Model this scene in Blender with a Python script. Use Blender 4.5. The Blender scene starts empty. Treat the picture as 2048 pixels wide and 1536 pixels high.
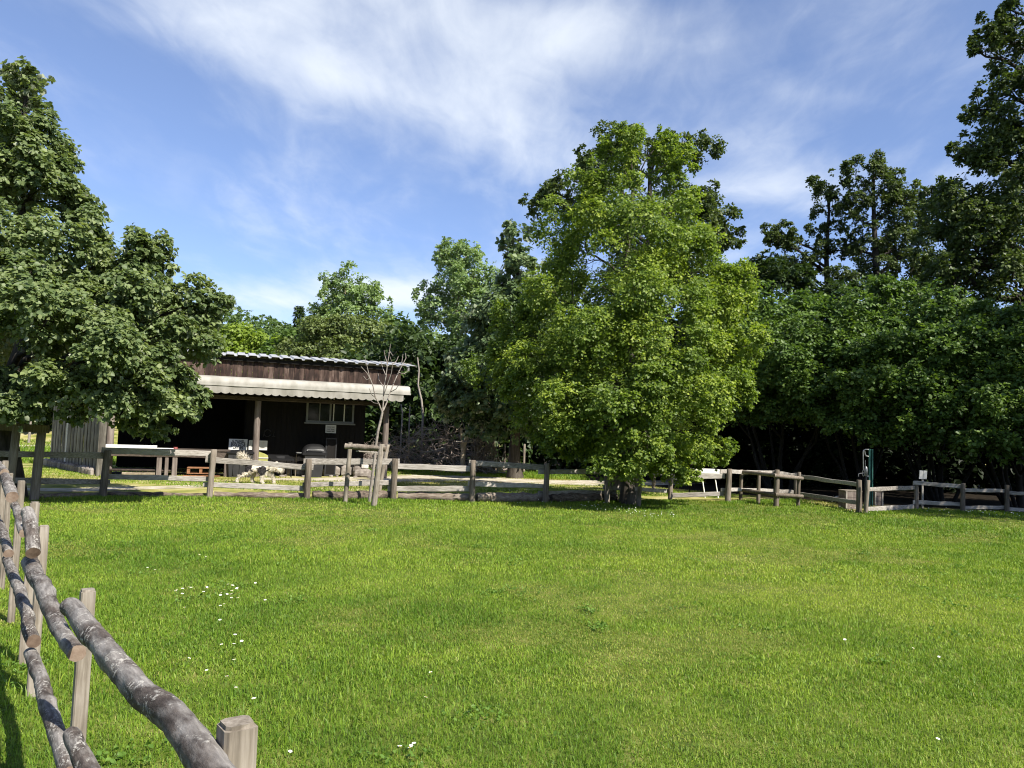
import bpy, math, random
import numpy as np
from mathutils import Vector, Matrix, noise as mnoise

rng = np.random.default_rng(7)
random.seed(7)
R = math.radians
scene = bpy.context.scene
COL = scene.collection

# ------------------------------------------------------------------ camera
F = 1550.0                      # focal length in photo pixels (photo 2048 x 1536)
EYE = 1.6
PITCH = math.atan(100 / F)
ROLL = R(2.0)
Fw = Vector((0, math.cos(PITCH), math.sin(PITCH)))
Up0 = Vector((0, -math.sin(PITCH), math.cos(PITCH)))
Rt0 = Vector((1, 0, 0))
Rt = Rt0 * math.cos(ROLL) + Up0 * math.sin(ROLL)
Up = Up0 * math.cos(ROLL) - Rt0 * math.sin(ROLL)
CAMP = Vector((0, 0, EYE))
cam = bpy.data.cameras.new("camera")
camo = bpy.data.objects.new("camera", cam)
COL.objects.link(camo)
m = Matrix((Rt, Up, -Fw)).transposed().to_4x4()
m.translation = CAMP
camo.matrix_world = m
cam.sensor_width = 36
cam.lens = F / 2048 * 36
cam.clip_start = 0.05
cam.clip_end = 3000
scene.camera = camo

def ray(px, py):
    return Fw + Rt * ((px - 1024) / F) + Up * ((768 - py) / F)
def G(px, py, z=0.0):
    d = ray(px, py); t = (z - EYE) / d.z
    return CAMP + d * t
def AT(px, py, y):
    d = ray(px, py)
    return CAMP + d * (y / d.y)
def vec(*a): return Vector(a)

# ------------------------------------------------------------------ object helpers
def tag(o, label=None, cat=None, group=None, kind=None):
    if label: o["label"] = label
    if cat: o["category"] = cat
    if group: o["group"] = group
    if kind: o["kind"] = kind
    return o
def thing(name, loc, label, cat, group=None):
    o = bpy.data.objects.new(name, None)
    o.empty_display_size = 0.2
    COL.objects.link(o)
    o.location = loc
    return tag(o, label, cat, group)

class MB:
    """collects vertices and faces, links them as one mesh object"""
    def __init__(s): s.v = []; s.f = []; s.mi = []; s.sm = []
    def add(s, vs, fs, mi=0, smooth=False):
        o = len(s.v)
        s.v += [tuple(v) for v in vs]
        for f in fs:
            s.f.append([i + o for i in f]); s.mi.append(mi); s.sm.append(smooth)
    def box(s, c, ax, hx, hy, hz, mi=0, ch=0.0, jit=0.0):
        """box round c with half sizes along ax = (X, Y, Z); ch chamfers the four long (Z) edges"""
        X, Y, Z = ax; c = Vector(c)
        if ch > 0:
            pr = [(hx - ch, -hy), (hx, -hy + ch), (hx, hy - ch), (hx - ch, hy), (-hx + ch, hy), (-hx, hy - ch), (-hx, -hy + ch), (-hx + ch, -hy)]
        else:
            pr = [(hx, -hy), (hx, hy), (-hx, hy), (-hx, -hy)]
        n = len(pr); vs = []
        for sz in (-hz, hz):
            for a, b in pr:
                vs.append(c + X * (a + random.uniform(-jit, jit)) + Y * (b + random.uniform(-jit, jit)) + Z * sz)
        fs = [[i, (i + 1) % n, n + (i + 1) % n, n + i] for i in range(n)]
        fs += [list(range(n - 1, -1, -1)), list(range(n, 2 * n))]
        s.add(vs, fs, mi)
    def tube(s, pts, rad, sides=8, mi=0, cap=1, capmi=None, smooth=True, wob=0.0):
        pts = [Vector(p) for p in pts]; n = len(pts)
        if not hasattr(rad, '__len__'): rad = [rad] * n
        d0 = (pts[1] - pts[0]).normalized()
        ref = Vector((0, 0, 1)) if abs(d0.z) < 0.8 else Vector((1, 0, 0))
        a = d0.cross(ref).normalized(); vs = []
        for i, p in enumerate(pts):
            d = (pts[min(i + 1, n - 1)] - pts[max(i - 1, 0)]).normalized()
            a = (a - d * a.dot(d)).normalized(); b = d.cross(a)
            for k in range(sides):
                t = 2 * math.pi * k / sides
                r = rad[i]
                if wob: r *= 1 + wob * mnoise.noise(p * 9 + Vector((math.cos(t), math.sin(t), 0)) * 1.3)
                vs.append(p + (a * math.cos(t) + b * math.sin(t)) * r)
        fs = [[i * sides + k, i * sides + (k + 1) % sides, (i + 1) * sides + (k + 1) % sides, (i + 1) * sides + k] for i in range(n - 1) for k in range(sides)]
        s.add(vs, fs, mi, smooth)
        if cap:
            cm = mi if capmi is None else capmi
            o = len(s.v)
            s.v += [tuple(v) for v in vs[:sides]] + [tuple(v) for v in vs[-sides:]]
            s.f.append([o + k for k in range(sides - 1, -1, -1)]); s.mi.append(cm); s.sm.append(False)
            s.f.append([o + sides + k for k in range(sides)]); s.mi.append(cm); s.sm.append(False)
    def plank(s, p0, p1, h, t, segs=10, wob=0.006, mi=0, taper=0.0):
        """rough sawn rail from p0 to p1, height h, thickness t, wavy edges, chamfered"""
        p0 = Vector(p0); p1 = Vector(p1); d = (p1 - p0).normalized()
        side = d.cross(Vector((0, 0, 1))).normalized(); up = side.cross(d)
        ch = min(h, t) * 0.22; sd = random.uniform(0, 99); vs = []
        for i in range(segs + 1):
            u = i / segs; p = p0.lerp(p1, u)
            p = p + up * (wob * 1.6 * mnoise.noise(Vector((sd, u * 3.1, 0)))) + side * (wob * mnoise.noise(Vector((sd, u * 2.7, 5))))
            hh = h / 2 * (1 + 0.14 * mnoise.noise(Vector((sd, u * 4, 9))) + taper * (u - .5)); tt = t / 2
            e1 = wob * mnoise.noise(Vector((sd, u * 6, 20))); e2 = wob * mnoise.noise(Vector((sd, u * 6, 30)))
            for a, b in ((tt, -hh + ch), (tt, hh - ch), (tt - ch, hh + e1), (-tt + ch, hh + e1), (-tt, hh - ch), (-tt, -hh + ch), (-tt + ch, -hh + e2), (tt - ch, -hh + e2)):
                vs.append(p + side * a + up * b)
        fs = [[i * 8 + k, i * 8 + (k + 1) % 8, (i + 1) * 8 + (k + 1) % 8, (i + 1) * 8 + k] for i in range(segs) for k in range(8)]
        fs += [list(range(7, -1, -1)), [segs * 8 + k for k in range(8)]]
        s.add(vs, fs, mi)
    def build(s, name, mats, parent=None, origin=None):
        me = bpy.data.meshes.new(name)
        o = Vector(origin) if origin is not None else Vector((0, 0, 0))
        if parent is not None and origin is None: o = parent.matrix_basis.translation.copy()
        me.from_pydata([(v[0] - o.x, v[1] - o.y, v[2] - o.z) for v in s.v], [], s.f)
        me.polygons.foreach_set("material_index", s.mi)
        me.polygons.foreach_set("use_smooth", s.sm)
        for mm in (mats if isinstance(mats, (list, tuple)) else [mats]): me.materials.append(mm)
        me.update()
        ob = bpy.data.objects.new(name, me); COL.objects.link(ob)
        if parent is not None: ob.parent = parent
        else: ob.location = o
        return ob

def np_mesh(name, V, faces, mats, attrs=None, mi=None, smooth=True):
    """V (n,3); faces = list of (m,k) index arrays"""
    me = bpy.data.meshes.new(name)
    me.vertices.add(len(V)); me.vertices.foreach_set("co", np.ascontiguousarray(V, np.float32).ravel())
    loops = np.concatenate([f.ravel() for f in faces]).astype(np.int32)
    counts = np.concatenate([np.full(len(f), f.shape[1], np.int32) for f in faces])
    starts = np.concatenate([[0], np.cumsum(counts)[:-1]]).astype(np.int32)
    me.loops.add(len(loops)); me.loops.foreach_set("vertex_index", loops)
    me.polygons.add(len(counts)); me.polygons.foreach_set("loop_start", starts)
    if mi is not None: me.polygons.foreach_set("material_index", mi.astype(np.int32))
    me.polygons.foreach_set("use_smooth", np.full(len(counts), smooth))
    for k, a in (attrs or {}).items():
        at = me.attributes.new(k, 'FLOAT', 'POINT'); at.data.foreach_set("value", a.astype(np.float32))
    for mm in mats: me.materials.append(mm)
    me.update(calc_edges=True)
    return me
def link(name, me, parent=None, loc=None):
    ob = bpy.data.objects.new(name, me); COL.objects.link(ob)
    if parent is not None: ob.parent = parent
    if loc is not None: ob.location = loc
    return ob

# ------------------------------------------------------------------ materials
def newmat(name):
    mt = bpy.data.materials.new(name); mt.use_nodes = True
    nt = mt.node_tree; nt.nodes.clear()
    out = nt.nodes.new("ShaderNodeOutputMaterial")
    return mt, nt, out
def N(nt, t, **kw):
    n = nt.nodes.new(t)
    for k, v in kw.items():
        if k.startswith("i_"): n.inputs[k[2:].replace("_", " ")].default_value = v
        else: setattr(n, k, v)
    return n
def ramp(nt, stops, interp='LINEAR'):
    n = nt.nodes.new("ShaderNodeValToRGB"); cr = n.color_ramp; cr.interpolation = interp
    while len(cr.elements) < len(stops): cr.elements.new(0.5)
    for e, (p, c) in zip(cr.elements, stops):
        e.position = p; e.color = (c[0], c[1], c[2], 1)
    return n
def coords(nt, kind="Object", scale=(1, 1, 1)):
    tc = N(nt, "ShaderNodeTexCoord"); mp = N(nt, "ShaderNodeMapping")
    mp.inputs["Scale"].default_value = scale
    nt.links.new(tc.outputs[kind], mp.inputs["Vector"])
    return mp.outputs["Vector"]

def wood(name, dark, mid, light, scale=(30, 30, 3), rough=0.85, bump=0.5, mottle=1.2, bdist=0.01):
    mt, nt, out = newmat(name); L = nt.links.new
    v = coords(nt, "Object", scale)
    n1 = N(nt, "ShaderNodeTexNoise"); n1.inputs["Scale"].default_value = 1.0; n1.inputs["Detail"].default_value = 6; n1.inputs["Roughness"].default_value = .65
    L(v, n1.inputs["Vector"])
    n2 = N(nt, "ShaderNodeTexNoise"); n2.inputs["Scale"].default_value = mottle; n2.inputs["Detail"].default_value = 5
    L(coords(nt), n2.inputs["Vector"])
    inf = N(nt, "ShaderNodeObjectInfo")
    a = N(nt, "ShaderNodeMath", operation='MULTIPLY_ADD'); a.inputs[1].default_value = 0.75; L(n1.outputs["Fac"], a.inputs[0])
    b = N(nt, "ShaderNodeMath", operation='MULTIPLY_ADD'); b.inputs[1].default_value = 0.4; L(n2.outputs["Fac"], b.inputs[0])
    c = N(nt, "ShaderNodeMath", operation='MULTIPLY_ADD'); c.inputs[1].default_value = 0.16; c.inputs[2].default_value = -0.16; L(inf.outputs["Random"], c.inputs[0])
    L(c.outputs[0], b.inputs[2]); L(b.outputs[0], a.inputs[2])
    rp = ramp(nt, [(0.28, dark), (0.47, mid), (0.7, light)]); L(a.outputs[0], rp.inputs["Fac"])
    bs = N(nt, "ShaderNodeBsdfPrincipled"); bs.inputs["Roughness"].default_value = rough; bs.inputs["Specular IOR Level"].default_value = .25
    L(rp.outputs["Color"], bs.inputs["Base Color"])
    bp = N(nt, "ShaderNodeBump"); bp.inputs["Strength"].default_value = bump; bp.inputs["Distance"].default_value = bdist
    L(n1.outputs["Fac"], bp.inputs["Height"]); L(bp.outputs["Normal"], bs.inputs["Normal"])
    L(bs.outputs[0], out.inputs["Surface"])
    return mt
def plain(name, col, rough=0.6, var=0.25, scale=6, metal=0.0, spec=0.4, bump=0.0):
    mt, nt, out = newmat(name); L = nt.links.new
    n1 = N(nt, "ShaderNodeTexNoise"); n1.inputs["Scale"].default_value = scale; n1.inputs["Detail"].default_value = 6
    L(coords(nt), n1.inputs["Vector"])
    rp = ramp(nt, [(0.3, [c * (1 - var) for c in col]), (0.7, [min(1, c * (1 + var)) for c in col])]); L(n1.outputs["Fac"], rp.inputs["Fac"])
    bs = N(nt, "ShaderNodeBsdfPrincipled"); bs.inputs["Roughness"].default_value = rough; bs.inputs["Metallic"].default_value = metal
    bs.inputs["Specular IOR Level"].default_value = spec
    L(rp.outputs["Color"], bs.inputs["Base Color"])
    if bump:
        bp = N(nt, "ShaderNodeBump"); bp.inputs["Strength"].default_value = bump; bp.inputs["Distance"].default_value = .02
        L(n1.outputs["Fac"], bp.inputs["Height"]); L(bp.outputs["Normal"], bs.inputs["Normal"])
    L(bs.outputs[0], out.inputs["Surface"])
    return mt
def leafmat(name, dark, mid, light, back=None, transl=0.3, tcol=None, rough=0.5, spec=0.3):
    mt, nt, out = newmat(name); L = nt.links.new
    at = N(nt, "ShaderNodeAttribute", attribute_name="tint")
    rp = ramp(nt, [(0.0, dark), (0.5, mid), (1.0, light)]); L(at.outputs["Fac"], rp.inputs["Fac"])
    col = rp.outputs["Color"]
    if back is not None:
        ge = N(nt, "ShaderNodeNewGeometry"); mx = N(nt, "ShaderNodeMix", data_type='RGBA')
        L(ge.outputs["Backfacing"], mx.inputs[0]); L(col, mx.inputs[6]); mx.inputs[7].default_value = (*back, 1)
        col = mx.outputs[2]
    bs = N(nt, "ShaderNodeBsdfPrincipled"); bs.inputs["Roughness"].default_value = rough; bs.inputs["Specular IOR Level"].default_value = spec
    L(col, bs.inputs["Base Color"])
    tr = N(nt, "ShaderNodeBsdfTranslucent")
    mx2 = N(nt, "ShaderNodeMix", data_type='RGBA', blend_type='MULTIPLY'); mx2.inputs[0].default_value = 1.0
    L(rp.outputs["Color"], mx2.inputs[6]); tc = tcol or (1.5, 1.6, 0.6); mx2.inputs[7].default_value = (*tc, 1)
    L(mx2.outputs[2], tr.inputs["Color"])
    ms = N(nt, "ShaderNodeMixShader"); ms.inputs[0].default_value = transl
    L(bs.outputs[0], ms.inputs[1]); L(tr.outputs[0], ms.inputs[2]); L(ms.outputs[0], out.inputs["Surface"])
    return mt

M = {}
M["rail"] = wood("weathered_rail_wood", (.11, .095, .08), (.28, .255, .222), (.46, .43, .39), scale=(3, 30, 45))
M["post"] = wood("weathered_post_wood", (.05, .04, .03), (.14, .115, .088), (.27, .235, .195), scale=(40, 40, 3))
M["stake"] = wood("split_stake_wood", (.08, .066, .05), (.19, .163, .128), (.33, .295, .25), scale=(60, 60, 3), mottle=6, bdist=.004)
M["log_end"] = wood("cut_log_end", (.07, .045, .03), (.15, .105, .075), (.25, .195, .15), scale=(14, 14, 14))
M["rot"] = wood("rotted_log_wood", (.015, .012, .009), (.13, .10, .075), (.27, .235, .19), scale=(4, 30, 30), mottle=3)
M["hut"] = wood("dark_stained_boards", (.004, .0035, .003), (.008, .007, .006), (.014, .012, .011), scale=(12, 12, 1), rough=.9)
M["fascia"] = wood("red_brown_boards", (.013, .008, .0065), (.036, .022, .017), (.115, .077, .06), scale=(16, 16, 2.4), rough=.8, mottle=3)
M["fascia_pale"] = wood("pale_red_brown_boards", (.018, .011, .009), (.07, .045, .035), (.19, .14, .115), scale=(16, 16, 2.4), rough=.8, mottle=4)
M["fascia_dark"] = wood("charred_brown_boards", (.008, .005, .004), (.022, .013, .010), (.075, .042, .031), scale=(16, 16, 2.4), rough=.8, mottle=4)
M["screen"] = wood("grey_screen_boards", (.02, .018, .015), (.085, .078, .065), (.25, .235, .2), scale=(14, 14, 1.2), mottle=2)
M["shed_post"] = wood("grey_shed_post", (.05, .038, .032), (.13, .105, .09), (.24, .205, .18), scale=(30, 30, 2))
M["bench_wood"] = wood("brown_bench_wood", (.02, .015, .012), (.06, .046, .037), (.13, .105, .085), scale=(3, 30, 40))
M["pallet"] = wood("orange_pallet_wood", (.10, .045, .02), (.22, .105, .05), (.33, .18, .1), scale=(4, 30, 30))
M["box"] = wood("purple_brown_box_wood", (.06, .045, .04), (.14, .11, .098), (.24, .2, .175), scale=(20, 20, 4), mottle=5)
M["white_board"] = plain("white_board", (.62, .62, .59), .6, .1, 9)
M["grey_board"] = plain("grey_board", (.45, .44, .42), .7, .1, 9)
M["ink"] = plain("black_lettering", (.05, .05, .045), .7, .2)
M["metal_roof"] = plain("zinc_roof_sheet", (.33, .335, .34), .6, .2, 3, metal=.1, spec=.3)
M["black"] = plain("black_plastic", (.009, .009, .0095), .6, .2, spec=.2)
M["grey_plastic"] = plain("dark_grey_plastic", (.028, .028, .029), .6, .2, spec=.25)
M["lime"] = plain("lime_yellow_plastic", (.30, .30, .09), .5, .15)
M["frame"] = plain("window_frame_grey", (.17, .175, .165), .5, .15)
M["frame_pale"] = plain("window_frame_pale", (.6, .6, .57), .5, .1)
M["steel"] = plain("galvanised_steel", (.3, .3, .29), .4, .25, 12, metal=.6)
M["green_paint"] = plain("green_painted_steel", (.04, .13, .105), .45, .2, 9)
M["hose"] = plain("pale_hose", (.5, .48, .43), .5, .15)
M["bark_pale"] = wood("pale_sapling_bark", (.12, .10, .085), (.24, .21, .18), (.38, .345, .30), scale=(20, 20, 20))
M["bark_grey"] = wood("grey_tree_bark", (.018, .015, .011), (.05, .042, .032), (.11, .097, .08), scale=(14, 14, 3), bump=1)
M["bark_dark"] = wood("dark_oak_bark", (.012, .01, .008), (.03, .025, .02), (.06, .053, .043), scale=(10, 10, 3), bump=1)
M["bark_shade"] = wood("shade_darkened_hazel_bark", (.006, .005, .004), (.014, .012, .010), (.028, .025, .02), scale=(14, 14, 3))  # hazel bark coloured darker to paint in the shade under the leaves
M["bark_bright"] = wood("sunlit_tan_bark", (.18, .145, .10), (.36, .3, .22), (.52, .46, .37), scale=(14, 14, 3))  # sunlight on the forked trunk put into a brighter bark colour
M["bark_tan"] = wood("tan_tree_bark", (.1, .08, .055), (.22, .18, .125), (.34, .29, .21), scale=(14, 14, 3))
M["twig"] = wood("grey_brown_twigs", (.05, .038, .032), (.17, .13, .11), (.34, .285, .245), scale=(12, 12, 12))
M["white_enamel"] = plain("white_enamel", (.78, .77, .73), .4, .06)
M["red"] = plain("faded_red_plastic", (.2, .05, .045), .5, .2)

def stone_mat():
    mt, nt, out = newmat("rough_stone"); L = nt.links.new
    n1 = N(nt, "ShaderNodeTexNoise"); n1.inputs["Scale"].default_value = 9; n1.inputs["Detail"].default_value = 8
    L(coords(nt), n1.inputs["Vector"]); inf = N(nt, "ShaderNodeObjectInfo")
    a = N(nt, "ShaderNodeMath", operation='MULTIPLY_ADD'); a.inputs[1].default_value = .35; L(inf.outputs["Random"], a.inputs[0])
    b = N(nt, "ShaderNodeMath", operation='MULTIPLY'); b.inputs[1].default_value = .65; L(n1.outputs["Fac"], b.inputs[0]); L(b.outputs[0], a.inputs[2])
    rp = ramp(nt, [(.2, (.06, .05, .045)), (.5, (.17, .145, .125)), (.75, (.32, .29, .25))]); L(a.outputs[0], rp.inputs["Fac"])
    bs = N(nt, "ShaderNodeBsdfPrincipled"); bs.inputs["Roughness"].default_value = .9; L(rp.outputs["Color"], bs.inputs["Base Color"])
    bp = N(nt, "ShaderNodeBump"); bp.inputs["Strength"].default_value = .8; bp.inputs["Distance"].default_value = .02
    L(n1.outputs["Fac"], bp.inputs["Height"]); L(bp.outputs["Normal"], bs.inputs["Normal"]); L(bs.outputs[0], out.inputs["Surface"])
    return mt
M["stone"] = stone_mat()

def bark_lichen():
    """grey brown bark, worn silver wood in long streaks, pale lichen flakes, dark cracks along the log"""
    mt, nt, out = newmat("bark_with_lichen"); L = nt.links.new
    uv = N(nt, "ShaderNodeAttribute", attribute_name="logco")
    def nz(sc, detail=6, rough=.6, src=None, scale=(1, 1, 1)):
        mp = N(nt, "ShaderNodeMapping"); mp.inputs["Scale"].default_value = scale
        L(uv.outputs["Vector"] if src is None else src, mp.inputs["Vector"])
        n = N(nt, "ShaderNodeTexNoise"); n.inputs["Scale"].default_value = sc; n.inputs["Detail"].default_value = detail; n.inputs["Roughness"].default_value = rough
        L(mp.outputs["Vector"], n.inputs["Vector"]); return n.outputs["Fac"]
    base = nz(26, 8, .7, None, (1, 1, .35))
    rp = ramp(nt, [(.3, (.02, .015, .012)), (.5, (.06, .048, .04)), (.68, (.14, .118, .10))]); L(base, rp.inputs["Fac"])
    worn = nz(11, 6, .65, None, (1, 1, .35))
    rw = ramp(nt, [(.44, (0, 0, 0)), (.58, (1, 1, 1))]); L(worn, rw.inputs["Fac"])
    fine = nz(70, 4, .6, None, (1, 1, .12))
    rf = ramp(nt, [(.3, (.10, .09, .08)), (.7, (.29, .27, .245))]); L(fine, rf.inputs["Fac"])
    m1 = N(nt, "ShaderNodeMix", data_type='RGBA'); L(rw.outputs["Color"], m1.inputs[0]); L(rp.outputs["Color"], m1.inputs[6]); L(rf.outputs["Color"], m1.inputs[7])
    # lichen flakes: noise-warped small voronoi cells inside larger colonies
    col = nz(13, 6, .7); rc = ramp(nt, [(.49, (0, 0, 0)), (.6, (1, 1, 1))]); L(col, rc.inputs["Fac"])
    fl = nz(85, 4, .6, None, (1, 1, .7)); rfl = ramp(nt, [(.52, (0, 0, 0)), (.56, (1, 1, 1))]); L(fl, rfl.inputs["Fac"])
    mu = N(nt, "ShaderNodeMath", operation='MULTIPLY'); L(rc.outputs["Color"], mu.inputs[0]); L(rfl.outputs["Color"], mu.inputs[1])
    m2 = N(nt, "ShaderNodeMix", data_type='RGBA'); L(mu.outputs[0], m2.inputs[0]); L(m1.outputs[2], m2.inputs[6]); m2.inputs[7].default_value = (.38, .36, .32, 1)
    bs = N(nt, "ShaderNodeBsdfPrincipled"); bs.inputs["Roughness"].default_value = .85; bs.inputs["Specular IOR Level"].default_value = .25
    L(m2.outputs[2], bs.inputs["Base Color"])
    ad = N(nt, "ShaderNodeMath", operation='MULTIPLY_ADD'); ad.inputs[1].default_value = .25; L(mu.outputs[0], ad.inputs[0]); L(base, ad.inputs[2])
    bp = N(nt, "ShaderNodeBump"); bp.inputs["Strength"].default_value = .8; bp.inputs["Distance"].default_value = .008
    L(ad.outputs[0], bp.inputs["Height"]); L(bp.outputs["Normal"], bs.inputs["Normal"]); L(bs.outputs[0], out.inputs["Surface"])
    return mt
M["bark_lichen"] = bark_lichen()

def awning_mat(name, c1, c2):
    mt, nt, out = newmat(name); L = nt.links.new
    n1 = N(nt, "ShaderNodeTexNoise"); n1.inputs["Scale"].default_value = 1; n1.inputs["Detail"].default_value = 6
    L(coords(nt, "Object", (5, 5, .8)), n1.inputs["Vector"])
    n2 = N(nt, "ShaderNodeTexNoise"); n2.inputs["Scale"].default_value = 2.2; n2.inputs["Detail"].default_value = 5; L(coords(nt), n2.inputs["Vector"])
    a = N(nt, "ShaderNodeMath", operation='ADD'); L(n1.outputs["Fac"], a.inputs[0]); L(n2.outputs["Fac"], a.inputs[1])
    rp = ramp(nt, [(.4, c1), (.75, c2)]); h = N(nt, "ShaderNodeMath", operation='MULTIPLY'); h.inputs[1].default_value = .5
    L(a.outputs[0], h.inputs[0]); L(h.outputs[0], rp.inputs["Fac"])
    bs = N(nt, "ShaderNodeBsdfPrincipled"); bs.inputs["Roughness"].default_value = .75; L(rp.outputs["Color"], bs.inputs["Base Color"])
    L(bs.outputs[0], out.inputs["Surface"]); return mt
M["canvas"] = awning_mat("stained_awning_canvas", (.19, .18, .15), (.35, .335, .30))
M["cassette"] = awning_mat("white_awning_case", (.25, .24, .205), (.43, .415, .375))

def glass_mat():
    mt, nt, out = newmat("dark_window_glass")
    bs = N(nt, "ShaderNodeBsdfPrincipled"); bs.inputs["Base Color"].default_value = (.012, .014, .012, 1); bs.inputs["Roughness"].default_value = .06
    bs.inputs["Specular IOR Level"].default_value = .5
    nt.links.new(bs.outputs[0], out.inputs["Surface"]); return mt
M["glass"] = glass_mat()

# leaves
M["lf_silver"] = leafmat("silver_linden_leaves", (.052, .086, .032), (.108, .15, .054), (.24, .285, .115), back=(.33, .36, .24), transl=.3)
M["lf_silver2"] = leafmat("silver_linden_leaves_dark", (.045, .08, .034), (.085, .13, .05), (.17, .22, .10), back=(.32, .37, .26), transl=.22)
M["lf_lime"] = leafmat("lime_green_leaves", (.055, .095, .02), (.125, .188, .03), (.32, .38, .05), back=(.155, .21, .062), transl=.38)
M["lf_hazel"] = leafmat("hazel_leaves", (.04, .075, .018), (.08, .138, .03), (.165, .245, .046), back=(.12, .17, .07), transl=.32)
M["lf_oak"] = leafmat("oak_leaves", (.028, .046, .015), (.06, .09, .026), (.13, .165, .045), back=(.085, .115, .05), transl=.3)
M["lf_dark"] = leafmat("thicket_leaves", (.016, .03, .010), (.036, .064, .018), (.075, .115, .03), transl=.25)
M["lf_willow"] = leafmat("willow_leaves", (.08, .13, .016), (.16, .23, .027), (.27, .34, .05), transl=.38)
M["lf_olive"] = leafmat("olive_leaves", (.075, .105, .036), (.13, .17, .055), (.2, .245, .08), back=(.17, .2, .10), transl=.3)
M["lf_aspen"] = leafmat("aspen_leaves", (.10, .16, .06), (.18, .26, .10), (.30, .38, .17), back=(.3, .36, .24), transl=.35)
M["lf_far"] = leafmat("far_wood_leaves", (.05, .09, .032), (.09, .145, .045), (.155, .215, .065), transl=.25)

# ------------------------------------------------------------------ foliage
def unit(a): return a / np.maximum(np.linalg.norm(a, axis=-1, keepdims=True), 1e-9)
def rdir(n): return unit(rng.normal(size=(n, 3)))
UPV = np.array([0, 0, 1.0])

def make_leaves(c, d, M_, length, L, W, up=0.6, droop=0.3, spread=0.5, hang=0.25, outw=0.3, tint_r=.55, stint=None):
    """sprays: c (n,3) starts, d (n,3) directions; M_ leaves on each"""
    n = len(c)
    t = rng.uniform(0.12, 1.0, (n, M_)) ** .8; ln = length * rng.uniform(.6, 1.25, (n, 1))
    p = c[:, None] + d[:, None] * (t * ln)[..., None]
    p[..., 2] -= droop * (t ** 2) * ln
    side = rng.normal(size=(n, M_, 3)); side -= d[:, None] * (side * d[:, None]).sum(-1, keepdims=True); side = unit(side)
    side[..., 2] *= .6
    p += side * (spread * np.minimum(length, .6) * rng.uniform(.1, 1, (n, M_)) * (1.05 - .6 * t))[..., None]
    a = unit(d[:, None] * .55 + side * .8 - UPV * hang + rng.normal(size=(n, M_, 3)) * .3)
    nn = UPV * up + d[:, None] * outw + rng.normal(size=(n, M_, 3)) * .38
    nn = nn - a * (nn * a).sum(-1, keepdims=True); nn = unit(nn)
    s = np.cross(a, nn)
    sz = rng.uniform(.65, 1.3, (n, M_))[..., None]; LL = L * sz; WW = W * sz
    f = .12 * WW
    b = p; tip = p + a * LL - nn * f
    l1 = p + a * LL * .3 + s * WW * .5 + nn * f; l2 = p + a * LL * .68 + s * WW * .38 + nn * f * .6
    r1 = p + a * LL * .3 - s * WW * .5 + nn * f; r2 = p + a * LL * .68 - s * WW * .38 + nn * f * .6
    V = np.stack([b, r1, r2, tip, l2, l1], axis=2).reshape(-1, 3)
    st = rng.uniform(0, 1, (n, 1)); st = st if stint is None else .5 * st + .5 * stint[:, None]
    tt = np.clip(tint_r * st + (1 - tint_r) * rng.uniform(0, 1, (n, M_)) + .12 * (t - .5), 0, 1)
    return V, np.repeat(tt.ravel(), 6)
def leaf_faces(nl):
    o = (np.arange(nl) * 6)[:, None]
    q = np.concatenate([o + np.array([[3, 2, 1, 0]]), o + np.array([[5, 4, 3, 0]])], axis=1).reshape(-1, 4)
    return q

def sub_lobes(lobes, k=9, rel=.45, out=.66):
    res = []
    for (c, r) in lobes:
        c = np.array(c, float); r = np.array(r, float)
        ds = rdir(k)
        for dd in ds:
            res.append((c + dd * r * out * rng.uniform(.75, 1.2), r * rel * rng.uniform(.55, 1.45)))
        res.append((c, r * .55))
    return res
def spray_points(subs, n, trunk_xy, cull_back=.45, ycen=None, rise=0.15, flat=1.0):
    """sprays radiate from the heart of every tuft, mostly on the side that looks out of the crown"""
    C = np.array([s[0] for s in subs]); Rr = np.array([s[1] for s in subs])
    w = (Rr[:, 0] * Rr[:, 2]) ** .9; w = w / w.sum()
    n = int(n * 1.3); idx = rng.choice(len(subs), n, p=w)
    dd = rdir(n); rad = rng.uniform(.1, .5, n)
    p = C[idx] + dd * Rr[idx] * rad[:, None]
    ax = C[idx].copy(); ax[:, 0] -= trunk_xy[0]; ax[:, 1] -= trunk_xy[1]; ax[:, 2] = 0; ax = unit(ax)
    keep = (dd * (ax + UPV * .35)).sum(1) > rng.uniform(-1.2, .3, n)
    dd[:, 2] *= flat
    d = unit(dd * .85 + ax * .5 + UPV * rise + rng.normal(size=(n, 3)) * .22)
    ln = np.sqrt(Rr[idx, 0] * Rr[idx, 2]) * .8
    sl = rng.uniform(0, 1, len(subs))[idx]
    if ycen is not None and cull_back > 0:
        keep &= ~((p[:, 1] > ycen) & (rng.uniform(size=n) < cull_back))
    return p[keep], d[keep], sl[keep], ln[keep]
def wiggle(a, b, n=6, amp=.08, up=0.0):
    a = Vector(a); b = Vector(b); ln = (b - a).length; sd = random.uniform(0, 100); out = []
    for i in range(n + 1):
        u = i / n; p = a.lerp(b, u)
        k = math.sin(math.pi * u)
        p += Vector((mnoise.noise(Vector((sd, u * 3, 0))), mnoise.noise(Vector((sd, u * 3, 7))), mnoise.noise(Vector((sd, u * 3, 13))))) * amp * ln * (k + .15 * u)
        p.z += up * ln * k
        out.append(p)
    return out

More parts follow.
